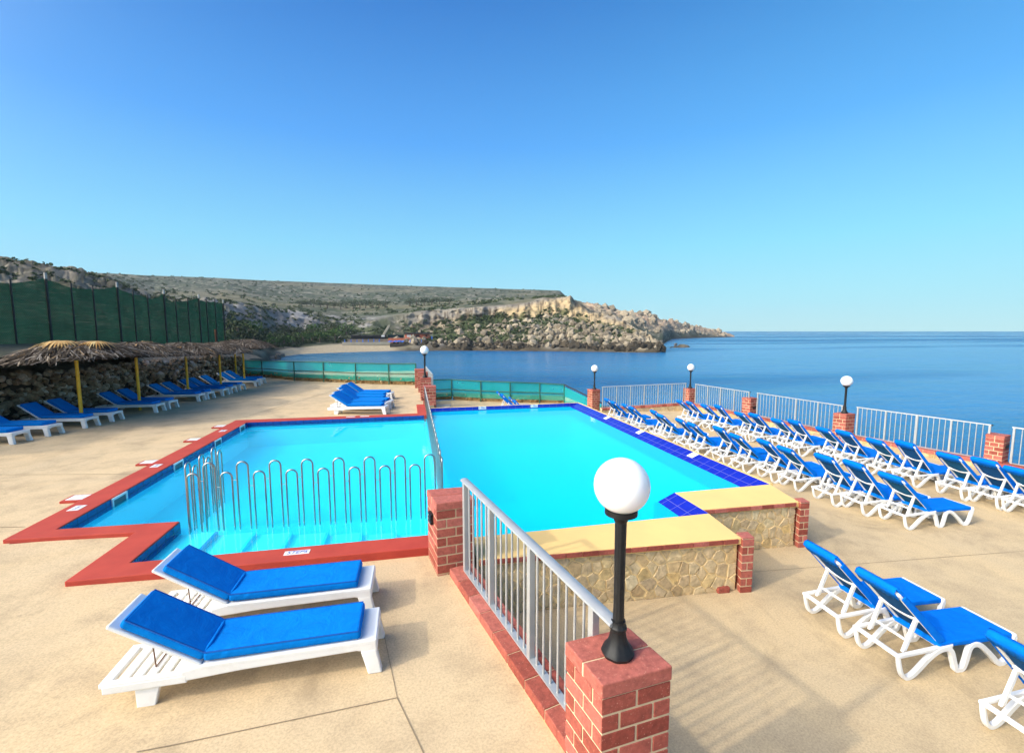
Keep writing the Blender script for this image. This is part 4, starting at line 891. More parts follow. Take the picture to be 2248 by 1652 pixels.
def railing(a, c, ztop, zbot, label, panels, bars=5, flat=True, cap_end=None, big=None, fr=None, rtop=.036, post=.045, grp='grey metal railings of the terrace'):
    """vertical bar railing between plan points a, c (z given at each end)"""
    A, B = Vector((*a, 0)), Vector((*c, 0)); L = (B - A).length; d = (B - A) / L; ang = math.atan2(d.y, d.x)
    za, zb = ztop if isinstance(ztop, tuple) else (ztop, ztop); ya, yb = zbot if isinstance(zbot, tuple) else (zbot, zbot)
    t_ = thing('metal_railing', label, 'railing', (A.x, A.y, ya), 0, grp)
    n_ = Vector((-d.y, d.x, 0)); W = lambda s_, z: d * s_ * L + Vector((0, 0, z - ya))
    top = lambda s_: za + (zb - za) * s_; bot = lambda s_: ya + (yb - ya) * s_
    prof = [(-rtop, 0), (-rtop * .9, .012), (-rtop * .45, .021), (0, .024), (rtop * .45, .021), (rtop * .9, .012), (rtop, 0), (rtop * .8, -.008), (-rtop * .8, -.008)]
    b = MB(); e = .035 / L
    lo = [tuple(W(-e, top(-e)) + n_ * x + Vector((0, 0, z))) for x, z in prof]; hi = [tuple(W(1 + e, top(1 + e)) + n_ * x + Vector((0, 0, z))) for x, z in prof]
    b.hexa(lo, hi); b.build('top_rail', m_alu, t_, smooth=30)
    b = MB(); q = [(-.03, -.0), (.03, -.0), (.03, .012), (-.03, .012)]
    b.hexa([tuple(W(0, bot(0)) + n_ * x + Vector((0, 0, z))) for x, z in q], [tuple(W(1, bot(1)) + n_ * x + Vector((0, 0, z))) for x, z in q]); b.build('bottom_rail', m_alu, t_)
    big = big or []; fr = fr or [i / panels for i in range(panels + 1)]
    for i in range(panels + 1):
        s_ = fr[i]; w_ = post * (1.35 if i in big else 1); b = MB()
        p = W(s_, 0); b.box((p.x, p.y, (top(s_) + bot(s_)) / 2 - ya), (w_, post, top(s_) - bot(s_) - .012), ang); b.build('post', m_alu, t_, bevel=.003)
        if i < panels:
            nb = bars if isinstance(bars, int) else bars[i]
            for k in range(nb):
                s2 = s_ + (k + 1) / (nb + 1) * (fr[i + 1] - s_); b = MB(); b.tube([W(s2, bot(s2) + .01), W(s2, top(s2) - .006)], .0095, 8); b.build('bar', m_alu, t_, smooth=50)
    if cap_end is not None:
        p = W(1 + e, top(1)); b = MB(); b.box((p.x, p.y, p.z + .006), (.03, rtop * 1.9, .03), ang); b.build('end_cap', m_black, t_)
    return t_
railing((.545, 4.60), (1.098, 2.245), (1.085, 1.0), .105, 'near grey metal railing between the two big brick pillars', 3, (5, 6, 7), rtop=.042, post=.05, fr=[0, .28, .60, .93])
SG = 'grey metal railings along the sea'
railing((8.02, 17.75), (11.62, 17.2), (.29, .41), (-.60, -.42), 'sea railing across the far end, between the two far globe lamps', 6, 5, cap_end=1, big=[3], rtop=.022, post=.04, grp=SG)
railing((11.86, 16.82), (12.24, 14.18), .41, -.41, 'sea railing between the far corner pillar and the middle pillar', 4, 5, cap_end=1, big=[2], rtop=.022, post=.04, grp=SG)
railing((12.33, 13.85), (12.72, 10.90), .41, -.41, 'sea railing between the middle pillar and the lamp pillar on the right', 4, 5, cap_end=1, big=[2], rtop=.022, post=.04, grp=SG)
railing((12.85, 10.52), (13.50, 7.80), .42, -.41, 'longest looking sea railing, between the right lamp pillar and the rightmost pillar', 4, 5, cap_end=1, big=[2], rtop=.022, post=.04, grp=SG)
railing((13.62, 7.42), (14.4, 4.4), .43, -.41, 'sea railing cut by the right edge of the picture', 4, 5, rtop=.022, post=.04, grp=SG)
railing((.86, 17.5), (.74, 21.8), 1.0, .1, 'short grey railing receding beside the far line of brick pillars', 4, 5, rtop=.03, post=.045)
def brick_kerb(pts, z0, z1, wd, label, face=True, blen=.24):
    t_ = thing('brick_kerb', label, 'kerb', (pts[0][0], pts[0][1], z0 if not isinstance(z0, tuple) else z0[0])); o0 = Vector(t_.location)
    zz1 = z1 if isinstance(z1, tuple) else (z1, z1); zz0 = z0 if isinstance(z0, tuple) else (z0, z0)
    b = MB(); f_ = MB(); mo = MB()
    for i, (p, q) in enumerate(zip(pts, pts[1:])):
        p, q = Vector(p), Vector(q); L = (q - p).length; d = (q - p) / L; n_ = Vector((-d.y, d.x)) * wd / 2; k = max(1, round(L / blen))
        zt = lambda u_: zz1[0] + (zz1[1] - zz1[0]) * ((i + u_) / (len(pts) - 1)) - o0.z
        def ring(u_, sc, dz): c_ = p.lerp(q, u_); return [(c_.x - n_.x * sc - o0.x, c_.y - n_.y * sc - o0.y), (c_.x + n_.x * sc - o0.x, c_.y + n_.y * sc - o0.y)], zt(u_) + dz
        def seg(bb, u0, u1, sc, d0, d1, val):
            (a0, a1), za = ring(u0, sc, 0); (c0, c1), zb = ring(u1, sc, 0)
            bb.hexa([(*a0, za + d0), (*a1, za + d0), (*c1, zb + d0), (*c0, zb + d0)], [(*a0, za + d1), (*a1, za + d1), (*c1, zb + d1), (*c0, zb + d1)], val)
        for j in range(k):
            g = .005 / L; seg(b, j / k + g, (j + 1) / k - g, 1, -.085, 0, random.random())
        seg(mo, 0, 1, .95, -.084, -.008, 0)
        if face:
            (a0, a1), za = ring(0, .93, 0); (c0, c1), zb = ring(1, .93, 0); h0 = zz0[0] - o0.z - .25
            f_.hexa([(*a0, h0), (*a1, h0), (*c1, h0), (*c0, h0)], [(*a0, za - .0845), (*a1, za - .0845), (*c1, zb - .0845), (*c0, zb - .0845)])
    b.build('bricks', m_brick, t_, bevel=.006); mo.build('mortar_bed', m_mortar, t_)
    if face: f_.build('stone_face', m_stone, t_)
brick_kerb([(.50, 4.72), (1.10, 2.16)], (0, 0), (.10, .10), .26, 'red brick kerb carrying the near metal railing', True, .3)
brick_kerb([(1.17, 2.0), (2.2, -2.5)], (0, 0), (.10, .10), .26, 'red brick kerb running towards the viewer from the nearest pillar', True, .3)
brick_kerb([(7.95, 17.72), (11.7, 17.18)], (-.75, -.7), (-.605, -.425), .34, 'low stone and brick kerb under the far sea railing')
brick_kerb([(11.86, 17.0), (12.28, 14.1), (12.78, 10.72), (13.55, 7.55), (14.55, 3.7)], (-.7, -.6), (-.415, -.415), .36, 'long low stone and brick kerb under the right hand sea railings')
brick_kerb([(.68, 16.0), (.6, 19), (.5, 22.5)], (-.7, -.7), (.06, .06), .3, 'low kerb between the far line of brick pillars')
# loop-topped steel fence standing in the water
def loop_fence(label, path, n, tall, short, zb, start=1, width=.145, name='loop_fence'):
    A, B = Vector((*path[0], 0)), Vector((*path[1], 0)); d = (B - A).normalized(); L = (B - A).length; pt = L / n
    t_ = thing(name, label, 'fence', (A.x, A.y, zb))
    prev = None
    for k in range(n):
        c_ = d * pt * (k + .5); h = (tall if (k + start) % 2 == 0 else short) - zb; r = width / 2
        pth = [c_ - d * r + Vector((0, 0, 0)), c_ - d * r + Vector((0, 0, h - r))] + [c_ + d * (-r * math.cos(g)) + Vector((0, 0, h - r + r * math.sin(g))) for g in [math.pi * i / 10 for i in range(1, 10)]] + [c_ + d * r + Vector((0, 0, h - r)), c_ + d * r]
        b = MB(); b.tube(pth, .0118, 8); b.build('loop', m_steel, t_, smooth=60)
        if k:
            zz = min(h, prev) - .20 + (.09 if k % 2 else -.0); x0 = c_ - d * (pt - r); x1 = c_ - d * r
            b = MB(); b.tube([x0 + Vector((0, 0, zz)), x1 + Vector((0, 0, zz))], .004, 6); b.build('link_bar', m_steel, t_)
        prev = h
loop_fence('steel loop fence across the front of the paddling pool above the steps', ((-2.99, 6.74), (.36, 6.47)), 16, .88, .74, -.075, 1)
loop_fence('short wing of the steel loop fence turning back into the paddling pool', ((-3.03, 6.84), (-3.02, 8.1)), 6, .84, .74, -.16, 0)
loop_fence('long steel loop fence on the divider between paddling pool and main pool', ((.44, 6.55), (.50, 15.9)), 44, .78, .64, -.12, 0)

# ------------------------------------------------------------------ sun loungers
def make_plank_lounger(label, grp, fade=False):
    """moulded white lounger, origin under the foot end, +x towards the foot"""
    t_ = thing('sun_lounger', label, 'sun lounger', (0, 0, 0), 0, grp); W_ = .215
    b = MB()
    b.hexa([(-1.18, -W_, .225), (.05, -W_, .225), (.05, W_, .225), (-1.18, W_, .225)], [(-1.18, -W_, .262), (.05, -W_, .272), (.05, W_, .272), (-1.18, W_, .262)])
    for s_ in (-1, 1):          # long side aprons
        y0 = s_ * (W_ - .02); pts = [(-1.30, .155), (-1.30, .235), (-1.18, .259), (.045, .268), (.055, .17), (-.02, .168), (-.10, .19), (-.9, .178)]
        b.extrude([(x, y0 - .019, z) for x, z in pts][::-1 if s_ > 0 else 1], (0, .038, 0))
    b.extrude([(.03, -W_ + .02, .17), (.03, -W_ + .02, .265), (.03, W_ - .02, .265), (.03, W_ - .02, .17), (.03, .09, .205), (.03, -.09, .205)], (.025, 0, 0))
    b.build('frame', m_white, t_, bevel=.012, seg=3)
    b = MB()                     # slatted head platform
    z = .205
    b.box((-1.765, 0, z), (.07, .42, .036)); b.box((-1.235, 0, z), (.13, .42, .036))
    for y in (-.19, .19): b.box((-1.5, y, z - .0005), (.5, .045, .035))
    for k in range(5): b.box((-1.70 + .085 * k + .03, 0, z - .001), (.066, .345, .03))
    for s_ in (-1, 1): b.box((-1.52, s_ * .205, z - .03), (.52, .02, .06))
    b.build('head_platform', m_white, t_, bevel=.008)
    for s_ in (-1, 1):
        b = MB(); b.hexa([(-.02, s_ * .20 - .035, 0), (.085, s_ * .20 - .035, 0), (.085, s_ * .20 + .035, 0), (-.02, s_ * .20 + .035, 0)], [(-.075, s_ * .185 - .03, .19), (.045, s_ * .185 - .03, .19), (.045, s_ * .185 + .03, .19), (-.075, s_ * .185 + .03, .19)]); b.build('leg', m_white, t_, bevel=.01)
        b = MB(); b.hexa([(-1.585, s_ * .185 - .02, 0), (-1.47, s_ * .185 - .02, 0), (-1.47, s_ * .185 + .02, 0), (-1.585, s_ * .185 + .02, 0)], [(-1.60, s_ * .17 - .02, .18), (-1.43, s_ * .17 - .02, .18), (-1.43, s_ * .17 + .02, .18), (-1.60, s_ * .17 + .02, .18)]); b.build('leg', m_white, t_, bevel=.008)
    hx, hz, A_ = -1.17, .275, R(34); ca, sa = math.cos(A_), math.sin(A_)
    def BK(u_, y, n_): return (hx - u_ * ca + n_ * sa, y, hz + u_ * sa + n_ * ca)
    def slab(b, u0, u1, y0, y1, n0, n1): b.hexa([BK(u0, y0, n0), BK(u0, y1, n0), BK(u1, y1, n0), BK(u1, y0, n0)], [BK(u0, y0, n1), BK(u0, y1, n1), BK(u1, y1, n1), BK(u1, y0, n1)])
    b = MB(); slab(b, -.01, .66, -.205, .205, -.03, .0); bk = b.build('backrest', m_white, t_, bevel=.012)
    b = MB(); b.tube([BK(.38, -.12, -.03), (-1.50, -.1, .225), (-1.50, .1, .225), BK(.38, .12, -.03)], .005, 6); b.build('prop', m_wire, t_)
    b = MB(); b.box((-.615, 0, .311), (1.09, .405, .076)); sc_ = b.build('seat_cushion', m_cush, t_, bevel=.028, seg=4)
    b = MB(); slab(b, .0, .60, -.2, .2, .003, .076); bc_ = b.build('back_cushion', m_cush, t_, bevel=.028, seg=4)
    def piping(parent, P):
        b = MB(); b.tube(P + [P[0], P[1]], .0055, 6); b.build('piping', m_pipe, parent, smooth=60)
    piping(sc_, [(-1.145, -.196, .343), (-.085, -.196, .343), (-.085, .196, .343), (-1.145, .196, .343)])
    piping(bc_, [BK(.015, -.192, .07), BK(.585, -.192, .07), BK(.585, .192, .07), BK(.015, .192, .07)])
    b = MB(); b.tube([(-1.15, -.19, .335), (-1.135, -.1, .352), (-1.135, .1, .352), (-1.15, .19, .335)], .013, 8); b.build('cushion_fold', m_cush, t_, smooth=60)
    return t_
G1 = 'two white loungers in front of the red kerb'
la = make_plank_lounger('front white lounger of the near pair, blue cushion slipped off the backrest top', G1)
la.location = (-.345, 3.655, 0); la.rotation_euler = (0, 0, R(0))
dup(la, (-.44, 4.40, 0), R(-1), 'rear white lounger of the near pair, standing against the red kerb')
WL = [(-8.97, 12.72), (-8.8, 13.5), (-8.55, 14.43), (-8.42, 15.3), (-7.96, 16.69), (-7.9, 17.38), (-7.68, 19.0), (-7.58, 19.56), (-7.39, 20.46), (-7.35, 21.23), (-7.29, 22.07), (-7.14, 23.66), (-7.17, 24.66)]
for k, (x, y) in enumerate(WL):
    lab = '%s lounger from the near end of the shaded rubble wall row' % ORD[k + 1]
    if k == 0: lab = 'lounger cut by the left edge of the picture, nearest in the shaded wall row'
    o = dup(la, (x, y, zl(x)), R(-9 + 3 * math.sin(k * 2.3)), lab); o['group'] = 'white loungers along the shaded rubble wall'
FL = [(-.78, 14.95), (-.80, 15.62), (-.66, 16.06), (-.82, 16.80), (-.84, 17.52), (-.70, 18.22)]
for k, (x, y) in enumerate(FL):
    o = dup(la, (x, y, 0), R(-12 + 1.5 * math.sin(k * 3)), '%s lounger from the front in the group of six behind the paddling pool' % ORD[k + 1]); o['group'] = 'six white loungers behind the paddling pool'

def make_sling_lounger(label, grp, back=m_sling, top=(-.10, .865)):
    """white resin lounger with curved legs and blue cover; origin under the head legs, +x towards the foot"""
    t_ = thing('sun_lounger', label, 'sun lounger', (0, 0, 0), 0, grp); Y_ = .215
    def sm(pts, n_=5):            # smooth a coarse path
        out = []
        P = [pts[0]] + pts + [pts[-1]]
        for i in range(1, len(P) - 2):
            for k in range(n_):
                t0 = k / n_; a, b_, c_, d_ = [np.array(q, float) for q in P[i - 1:i + 3]]
                out.append(tuple(.5 * (2 * b_ + (c_ - a) * t0 + (2 * a - 5 * b_ + 4 * c_ - d_) * t0 ** 2 + (3 * b_ - a - 3 * c_ + d_) * t0 ** 3)))
        return out + [pts[-1]]
    LEG = sm([(-.045, .245), (-.03, .17), (.0, .075), (.045, .022), (.10, .022), (.165, .062), (.29, .175), (.40, .245), (.50, .258), (.555, .215), (.60, .10), (.632, .026), (.705, .026), (.738, .10), (.765, .215), (.81, .258), (.90, .235), (1.04, .115), (1.13, .028), (1.20, .024), (1.245, .075), (1.285, .2), (1.30, .285)])
    for s_ in (-1, 1):
        b = MB(); n_ = len(LEG); th = [.022 + .030 * min(1, i / (n_ * .25)) * (1 if i > 4 else .8) for i in range(n_)]
        b.ribbon(LEG, s_ * Y_, .040, th); b.build('side_legs', m_white2, t_, smooth=45, bevel=.006)
        for xa, xb in ((.035, .11), (.625, .715), (1.125, 1.21)):
            pass
        b = MB(); b.hexa([(-.05, s_ * Y_ - .017, .225), (.56, s_ * Y_ - .017, .265), (.56, s_ * Y_ + .017, .265), (-.05, s_ * Y_ + .017, .225)], [(-.05, s_ * Y_ - .017, .258), (.56, s_ * Y_ - .017, .298), (.56, s_ * Y_ + .017, .298), (-.05, s_ * Y_ + .017, .258)]); b.build('side_rail', m_white2, t_, bevel=.006)
    b = MB(); b.box((-.045, 0, .243), (.045, .47, .034)); b.build('head_bar', m_white2, t_, bevel=.012, seg=3)
    b = MB(); b.box((1.30, 0, .285), (.05, .47, .05)); b.build('foot_bar', m_white2, t_, bevel=.018, seg=3)
    b = MB(); b.box((.86, 0, .278), (.90, .41, .022)); b.build('seat', m_white2, t_)
    b = MB(); b.box((.66, -.06, .15), (.16, .10, .09), 0, 0, 0, .85); b.build('under_box', m_grey, t_, bevel=.01)
    hx, hz = .44, .315; tx, tz = top; A_ = math.atan2(tz - hz, hx - tx); L_ = math.hypot(tz - hz, hx - tx); ca, sa = math.cos(A_), math.sin(A_)
    def BK(u_, y, n_=0): return (hx - u_ * ca + n_ * sa, y, hz + u_ * sa + n_ * ca)
    def bar(b, u0, y0, u1, y1, w_=.028, n0=-.018, n1=.012):
        d_ = Vector((u1 - u0, y1 - y0)).normalized(); q = Vector((-d_.y, d_.x)) * w_ / 2
        pts = [(u0 - q.x, y0 - q.y), (u1 - q.x, y1 - q.y), (u1 + q.x, y1 + q.y), (u0 + q.x, y0 + q.y)]
        b.hexa([BK(a, c_, n0) for a, c_ in pts], [BK(a, c_, n1) for a, c_ in pts])
    b = MB()                      # backrest frame: two stiles, curved cross bar, rounded top
    for s_ in (-1, 1): bar(b, -.02, s_ * .19, L_ - .04, s_ * .19, .032)
    for i in range(8):
        y0, y1 = -.19 + .38 * i / 8, -.19 + .38 * (i + 1) / 8; f = lambda y: L_ * .46 - .05 * (1 - (y / .19) ** 2)
        bar(b, f(y0), y0, f(y1), y1, .034, -.03, .0); g = lambda y: L_ - .05 + .035 * (1 - (y / .19) ** 2); bar(b, g(y0), y0, g(y1), y1, .04)
    b.build('back_frame', m_white2, t_, bevel=.004)
    b = MB(); N2 = 8; vs = []; fs = []
    for i in range(N2 + 1):
        for j in range(5):
            y = -.178 + .356 * j / 4; vs.append(BK(L_ * .03 + (L_ * .93) * i / N2, y, -.006 - .016 * (1 - (y / .178) ** 2) * math.sin(math.pi * i / N2)))
    fs = [(i * 5 + j, i * 5 + j + 1, (i + 1) * 5 + j + 1, (i + 1) * 5 + j) for i in range(N2) for j in range(4)]; b.add(vs, fs); b.build('sling', back, t_, smooth=60)
    for s_ in (-1, 1):            # struts from the backrest down to the side rails
        p = Vector(BK(L_ * .44, s_ * .165, -.02)); q = Vector((.075, s_ * .165, .245)); b = MB(); dx = Vector((.022, 0, .006))
        b.hexa([q - dx - Vector((0, .014, 0)), q + dx - Vector((0, .014, 0)), q + dx + Vector((0, .014, 0)), q - dx + Vector((0, .014, 0))], [p - dx - Vector((0, .014, 0)), p + dx - Vector((0, .014, 0)), p + dx + Vector((0, .014, 0)), p - dx + Vector((0, .014, 0))]); b.build('strut', m_white2, t_, bevel=.004)
    b = MB(); b.box((.135, 0, .325), (.022, .32, .022)); b.build('strut_bar', m_white2, t_, bevel=.004)
    # cover: seat pad with short skirt, back pad, hood folded over the top with a scalloped edge
    b = MB(); b.hexa([(.40, -.225, .27), (1.275, -.225, .255), (1.275, .225, .255), (.40, .225, .27)], [(.41, -.225, .325), (1.275, -.225, .318), (1.275, .225, .318), (.41, .225, .325)]); b.build('seat_cover', m_cush2, t_, bevel=.016, seg=3)
    b = MB(); b.hexa([BK(.0, -.225, .012), BK(.0, .225, .012), BK(L_ + .01, .20, .012), BK(L_ + .01, -.20, .012)], [BK(.0, -.225, .045), BK(.0, .225, .045), BK(L_ + .01, .20, .045), BK(L_ + .01, -.20, .045)])
    for s_ in (-1, 1): b.hexa([BK(.02, s_ * .214, -.03), BK(.02, s_ * .226, -.03), BK(L_ * .9, s_ * .222, -.022), BK(L_ * .9, s_ * .21, -.022)][::s_], [BK(.02, s_ * .214, .03), BK(.02, s_ * .226, .03), BK(L_ * .9, s_ * .222, .03), BK(L_ * .9, s_ * .21, .03)][::s_])
    b.build('back_cover', m_cush2, t_, bevel=.010, seg=2)
    b = MB(); N3 = 24; vs = []
    for j in range(N3 + 1):
        y = -.2 + .4 * j / N3; e_ = .012 * (1 - abs(y / .2) ** 6); ls = .105 + .02 * abs(math.sin(j * math.pi / 3)) - .03 * (abs(y / .2) ** 3)
        vs += [BK(L_ + .012 + e_, y, .044), BK(L_ + .03 + e_, y, .01), BK(L_ + .012 + e_, y, -.028), BK(L_ - ls, y, -.034)]
    b.add(vs, [(j * 4 + k, (j + 1) * 4 + k, (j + 1) * 4 + k + 1, j * 4 + k + 1) for j in range(N3) for k in range(3)]); o = b.build('hood', m_cush2, t_, smooth=70)
    sd = o.modifiers.new('thick', 'SOLIDIFY'); sd.thickness = .006
    return t_
RW1 = [(7.83, 5.74), (7.69, 6.33), (7.55, 6.80), (7.51, 7.62), (7.45, 8.17), (7.32, 8.85), (7.31, 9.45), (7.15, 10.23), (7.05, 10.69), (7.05, 11.51), (6.98, 11.89), (6.87, 12.90), (6.78, 13.31), (6.75, 14.07), (6.63, 14.39)]
RW2 = [(10.36, 5.50), (10.35, 6.01), (10.21, 6.49), (10.12, 7.27), (10.05, 7.75), (10.01, 8.51), (9.97, 9.00), (9.77, 9.74), (9.74, 10.21), (9.61, 10.93), (9.48, 11.32), (9.45, 12.31), (9.39, 12.78), (9.17, 13.30), (9.09, 13.75)]
ls = make_sling_lounger('front lounger of the near right group, largest blue cover facing the sea', 'three white loungers in the right foreground')
def place_top(x, y): # back top seen at (x, y, .26): move along the sight line onto the sloping deck
    z = .26
    for _ in range(6):
        k = (HC - z) / (HC - .26); z = zr(y * k) + .865
    return x * k, y * k, zr(y * k)
x, y, z = place_top(4.34, 3.24); ls.location = (x + .10, y, z); ls.rotation_euler = (0, 0, R(-3))
x, y, z = place_top(4.33, 3.84); dup(ls, (x + .10, y, z), R(-3), 'rear lounger of the near right group, partly hidden by its front neighbour')
dup(ls, (4.53, 2.24, -.6), R(-3), 'lounger cut by the lower right corner of the picture')
ls2 = make_sling_lounger('tmp', 'white loungers in two rows on the lower deck', m_sling2, (-.13, .84)); ls3 = make_sling_lounger('tmp', 'white loungers in two rows on the lower deck', m_sling, (-.065, .895)); first = True
for nm, RW, pre in (('row beside the cobalt pool border', RW1, 'inner'), ('row beside the sea railing', RW2, 'outer')):
    for k, (x, y) in enumerate(RW):
        x, y, z = place_top(x, y); lab = '%s lounger from the near end of the %s' % (ORD[k + 1], nm)
        if k == 0: lab = 'nearest lounger of the %s, %s' % (nm, 'whole seat in view' if pre == 'inner' else 'cut by the right picture edge')
        if k == len(RW) - 1: lab = 'farthest white and blue lounger of the %s' % nm
        rz = R(-4.5 + random.uniform(-3, 3)); x += random.uniform(-.03, .03)
        if pre == 'inner' and k == 1: ls3.location = (x + .10, y, z); ls3.rotation_euler = (0, 0, rz); ls3['label'] = lab; continue
        if first: ls2.location = (x + .10, y, z); ls2.rotation_euler = (0, 0, rz); ls2['label'] = lab; first = False
        else: o = dup((ls, ls2, ls3, ls2)[(k * 7 + (pre == 'outer')) % 4], (x + .10, y, z), rz, lab); o['group'] = 'white loungers in two rows on the lower deck'
for k, (x, y) in enumerate([(3.45, 14.68), (3.44, 15.42), (3.34, 16.25), (3.30, 16.98)]):
    s_ = 1.075; o = dup(ls, (x * s_ + .1, y * s_, zr(18)), R(-4), '%s lounger back from the %s showing above the far pool edge' % (ORD[k + 1], 'right')); o['group'] = 'lounger backs behind the far pool edge'

# ------------------------------------------------------------------ rubble wall, bank, shade-net fence
def wall_x(y): return -11.35 + .15 * (y - 12.7)
def wall_top(y): return 1.42 + .02 * math.sin(y * 1.7) - max(0, y - 24) * .05
rw = thing('rubble_wall', 'dark dry rubble wall of rough boulders behind the shaded loungers', 'wall', (wall_x(15), 15, 0)); o0 = Vector(rw.location)
b = MB()
b.hexa([(wall_x(6) - .1 - o0.x, 6 - o0.y, 0), (wall_x(28.5) - .1 - o0.x, 28.5 - o0.y, 0), (wall_x(28.5) - 2.2 - o0.x, 28.5 - o0.y, 0), (wall_x(6) - 2.2 - o0.x, 6 - o0.y, 0)],
       [(wall_x(6) - .35 - o0.x, 6 - o0.y, 1.35), (wall_x(28.5) - .35 - o0.x, 28.5 - o0.y, 1.15), (wall_x(28.5) - 2.2 - o0.x, 28.5 - o0.y, 1.15), (wall_x(6) - 2.2 - o0.x, 6 - o0.y, 1.35)])
b.build('core', m_earth, rw)
b = MB()
for k in range(2300):
    y = random.uniform(7, 28.3); z = random.uniform(.02, 1) ** .9 * (wall_top(y) + .02); r_ = .055 + .05 * random.random() + (.06 if random.random() < .12 else 0)
    xx = wall_x(y) - .22 * z + random.uniform(-.10, .05)
    put_rock(b, (xx - o0.x, y - o0.y, z), (r_ * .95, r_ * random.uniform(.8, 1.7), r_ * random.uniform(.6, 1.1)), None, True, random.uniform(-.6, .6))
b.build('stones', m_rubble, rw, smooth=35)
b = MB(); NB = 60; vs = []
for i in range(NB + 1):
    y = 4 + 27 * i / NB
    for j in range(9):
        u_ = j / 8; x = wall_x(y) - .32 - 3.4 * u_; zz = wall_top(y) - .12 + .72 * u_ ** .8 + (.12 * math.sin(y * 3 + j * 2) + .1 * math.sin(y * 7.3 + j)) * (.4 + u_) * .6
        vs.append((x, y, zz))
b.add(vs, [(i * 9 + j, i * 9 + j + 1, (i + 1) * 9 + j + 1, (i + 1) * 9 + j) for i in range(NB) for j in range(8)])
tag(b.build('bank', M('stony_bank', (.26, .20, .13), (.15, .115, .075), rough=1, scale=5, bump=.8, bscale=14, bdist=.06)), kind='structure')
FP = [(17, 612, 45, 0), (95, 602, 115, 1), (151, 621, 165, 0), (199, 626, 215, 0), (253, 622, 261, 1), (288, 637, 297, 0), (320, 645, 331, 0), (356, 638, 362, 1), (382, 655, 388, 0), (409, 654, 413, 0), (433, 648, 436, 1), (450, 657, 455, 0), (469, 656, 472, 0), (487, 660, 488, 1)]
def fence_pt(px, py):           # where the sight line through a post top meets the fence line x = -13 + .1 (y - 18.7)
    d = ray(px, py); k = (-13 - 1.87) / (d.x - .1 * d.y); return d.x * k, d.y * k, HC + d.z * k
tf = thing('tall_net_fence', 'tall dark green shade-net fence with leaning posts above the rubble wall', 'fence', (-13, 18.7, 1.9)); o0 = Vector(tf.location)
tops = [(-13.9, 10., 4.55)] + [(-13.5, 14., 4.55)] + [fence_pt(a, t_) for a, t_, c_, k in FP]
b = MB(); vs = []; uvs = []; u = 0; cols_ = []
for i, (p, q) in enumerate(zip(tops, tops[1:])):
    n_ = 6
    for k in range(n_):
        s_ = k / n_; x = p[0] + (q[0] - p[0]) * s_; y = p[1] + (q[1] - p[1]) * s_; z = p[2] + (q[2] - p[2]) * s_ - .15 - (.025 if i not in (8, 9) else .16) * math.sin(math.pi * s_); wv = .035 * math.sin(i * 3.1 + k * 1.9) + .06 * math.sin(math.pi * s_) * (1 if i % 2 else -.6)
        cols_.append((x + wv, y, z))
cols_.append((tops[-1][0], tops[-1][1], tops[-1][2] - .16))
for i, (x, y, z) in enumerate(cols_):
    if i: u += math.hypot(x - cols_[i - 1][0], y - cols_[i - 1][1])
    for j in range(7): zz = 1.75 + (z - 1.75) * j / 6; vs.append((x + .025 * math.sin(j * 2.1 + i) - o0.x, y - o0.y, zz - o0.z)); uvs.append((u, zz))
fs = [(i * 7 + j, (i + 1) * 7 + j, (i + 1) * 7 + j + 1, i * 7 + j + 1) for i in range(len(cols_) - 1) for j in range(6)]
b.add(vs, fs, 0, 0, [[uvs[q] for q in f] for f in fs]); b.build('net', m_shade, tf, smooth=80)
for i, p in enumerate(tops[2:]):
    pale = FP[i][3]; b = MB(); x, y, z = p[0] - o0.x + .06, p[1] - o0.y, p[2] - o0.z
    b.tube([(x, y, -.25), (x, y, z)], .042 if pale else .03, 8); po = b.build('post', m_dark if i < 2 or not pale else m_gpost if False else m_dark, tf, smooth=60)
    if pale: b = MB(); b.tube([(x, y, z - .16), (x, y, z + .06)], .044, 8); b.build('post_tip', m_palep, po, smooth=60)
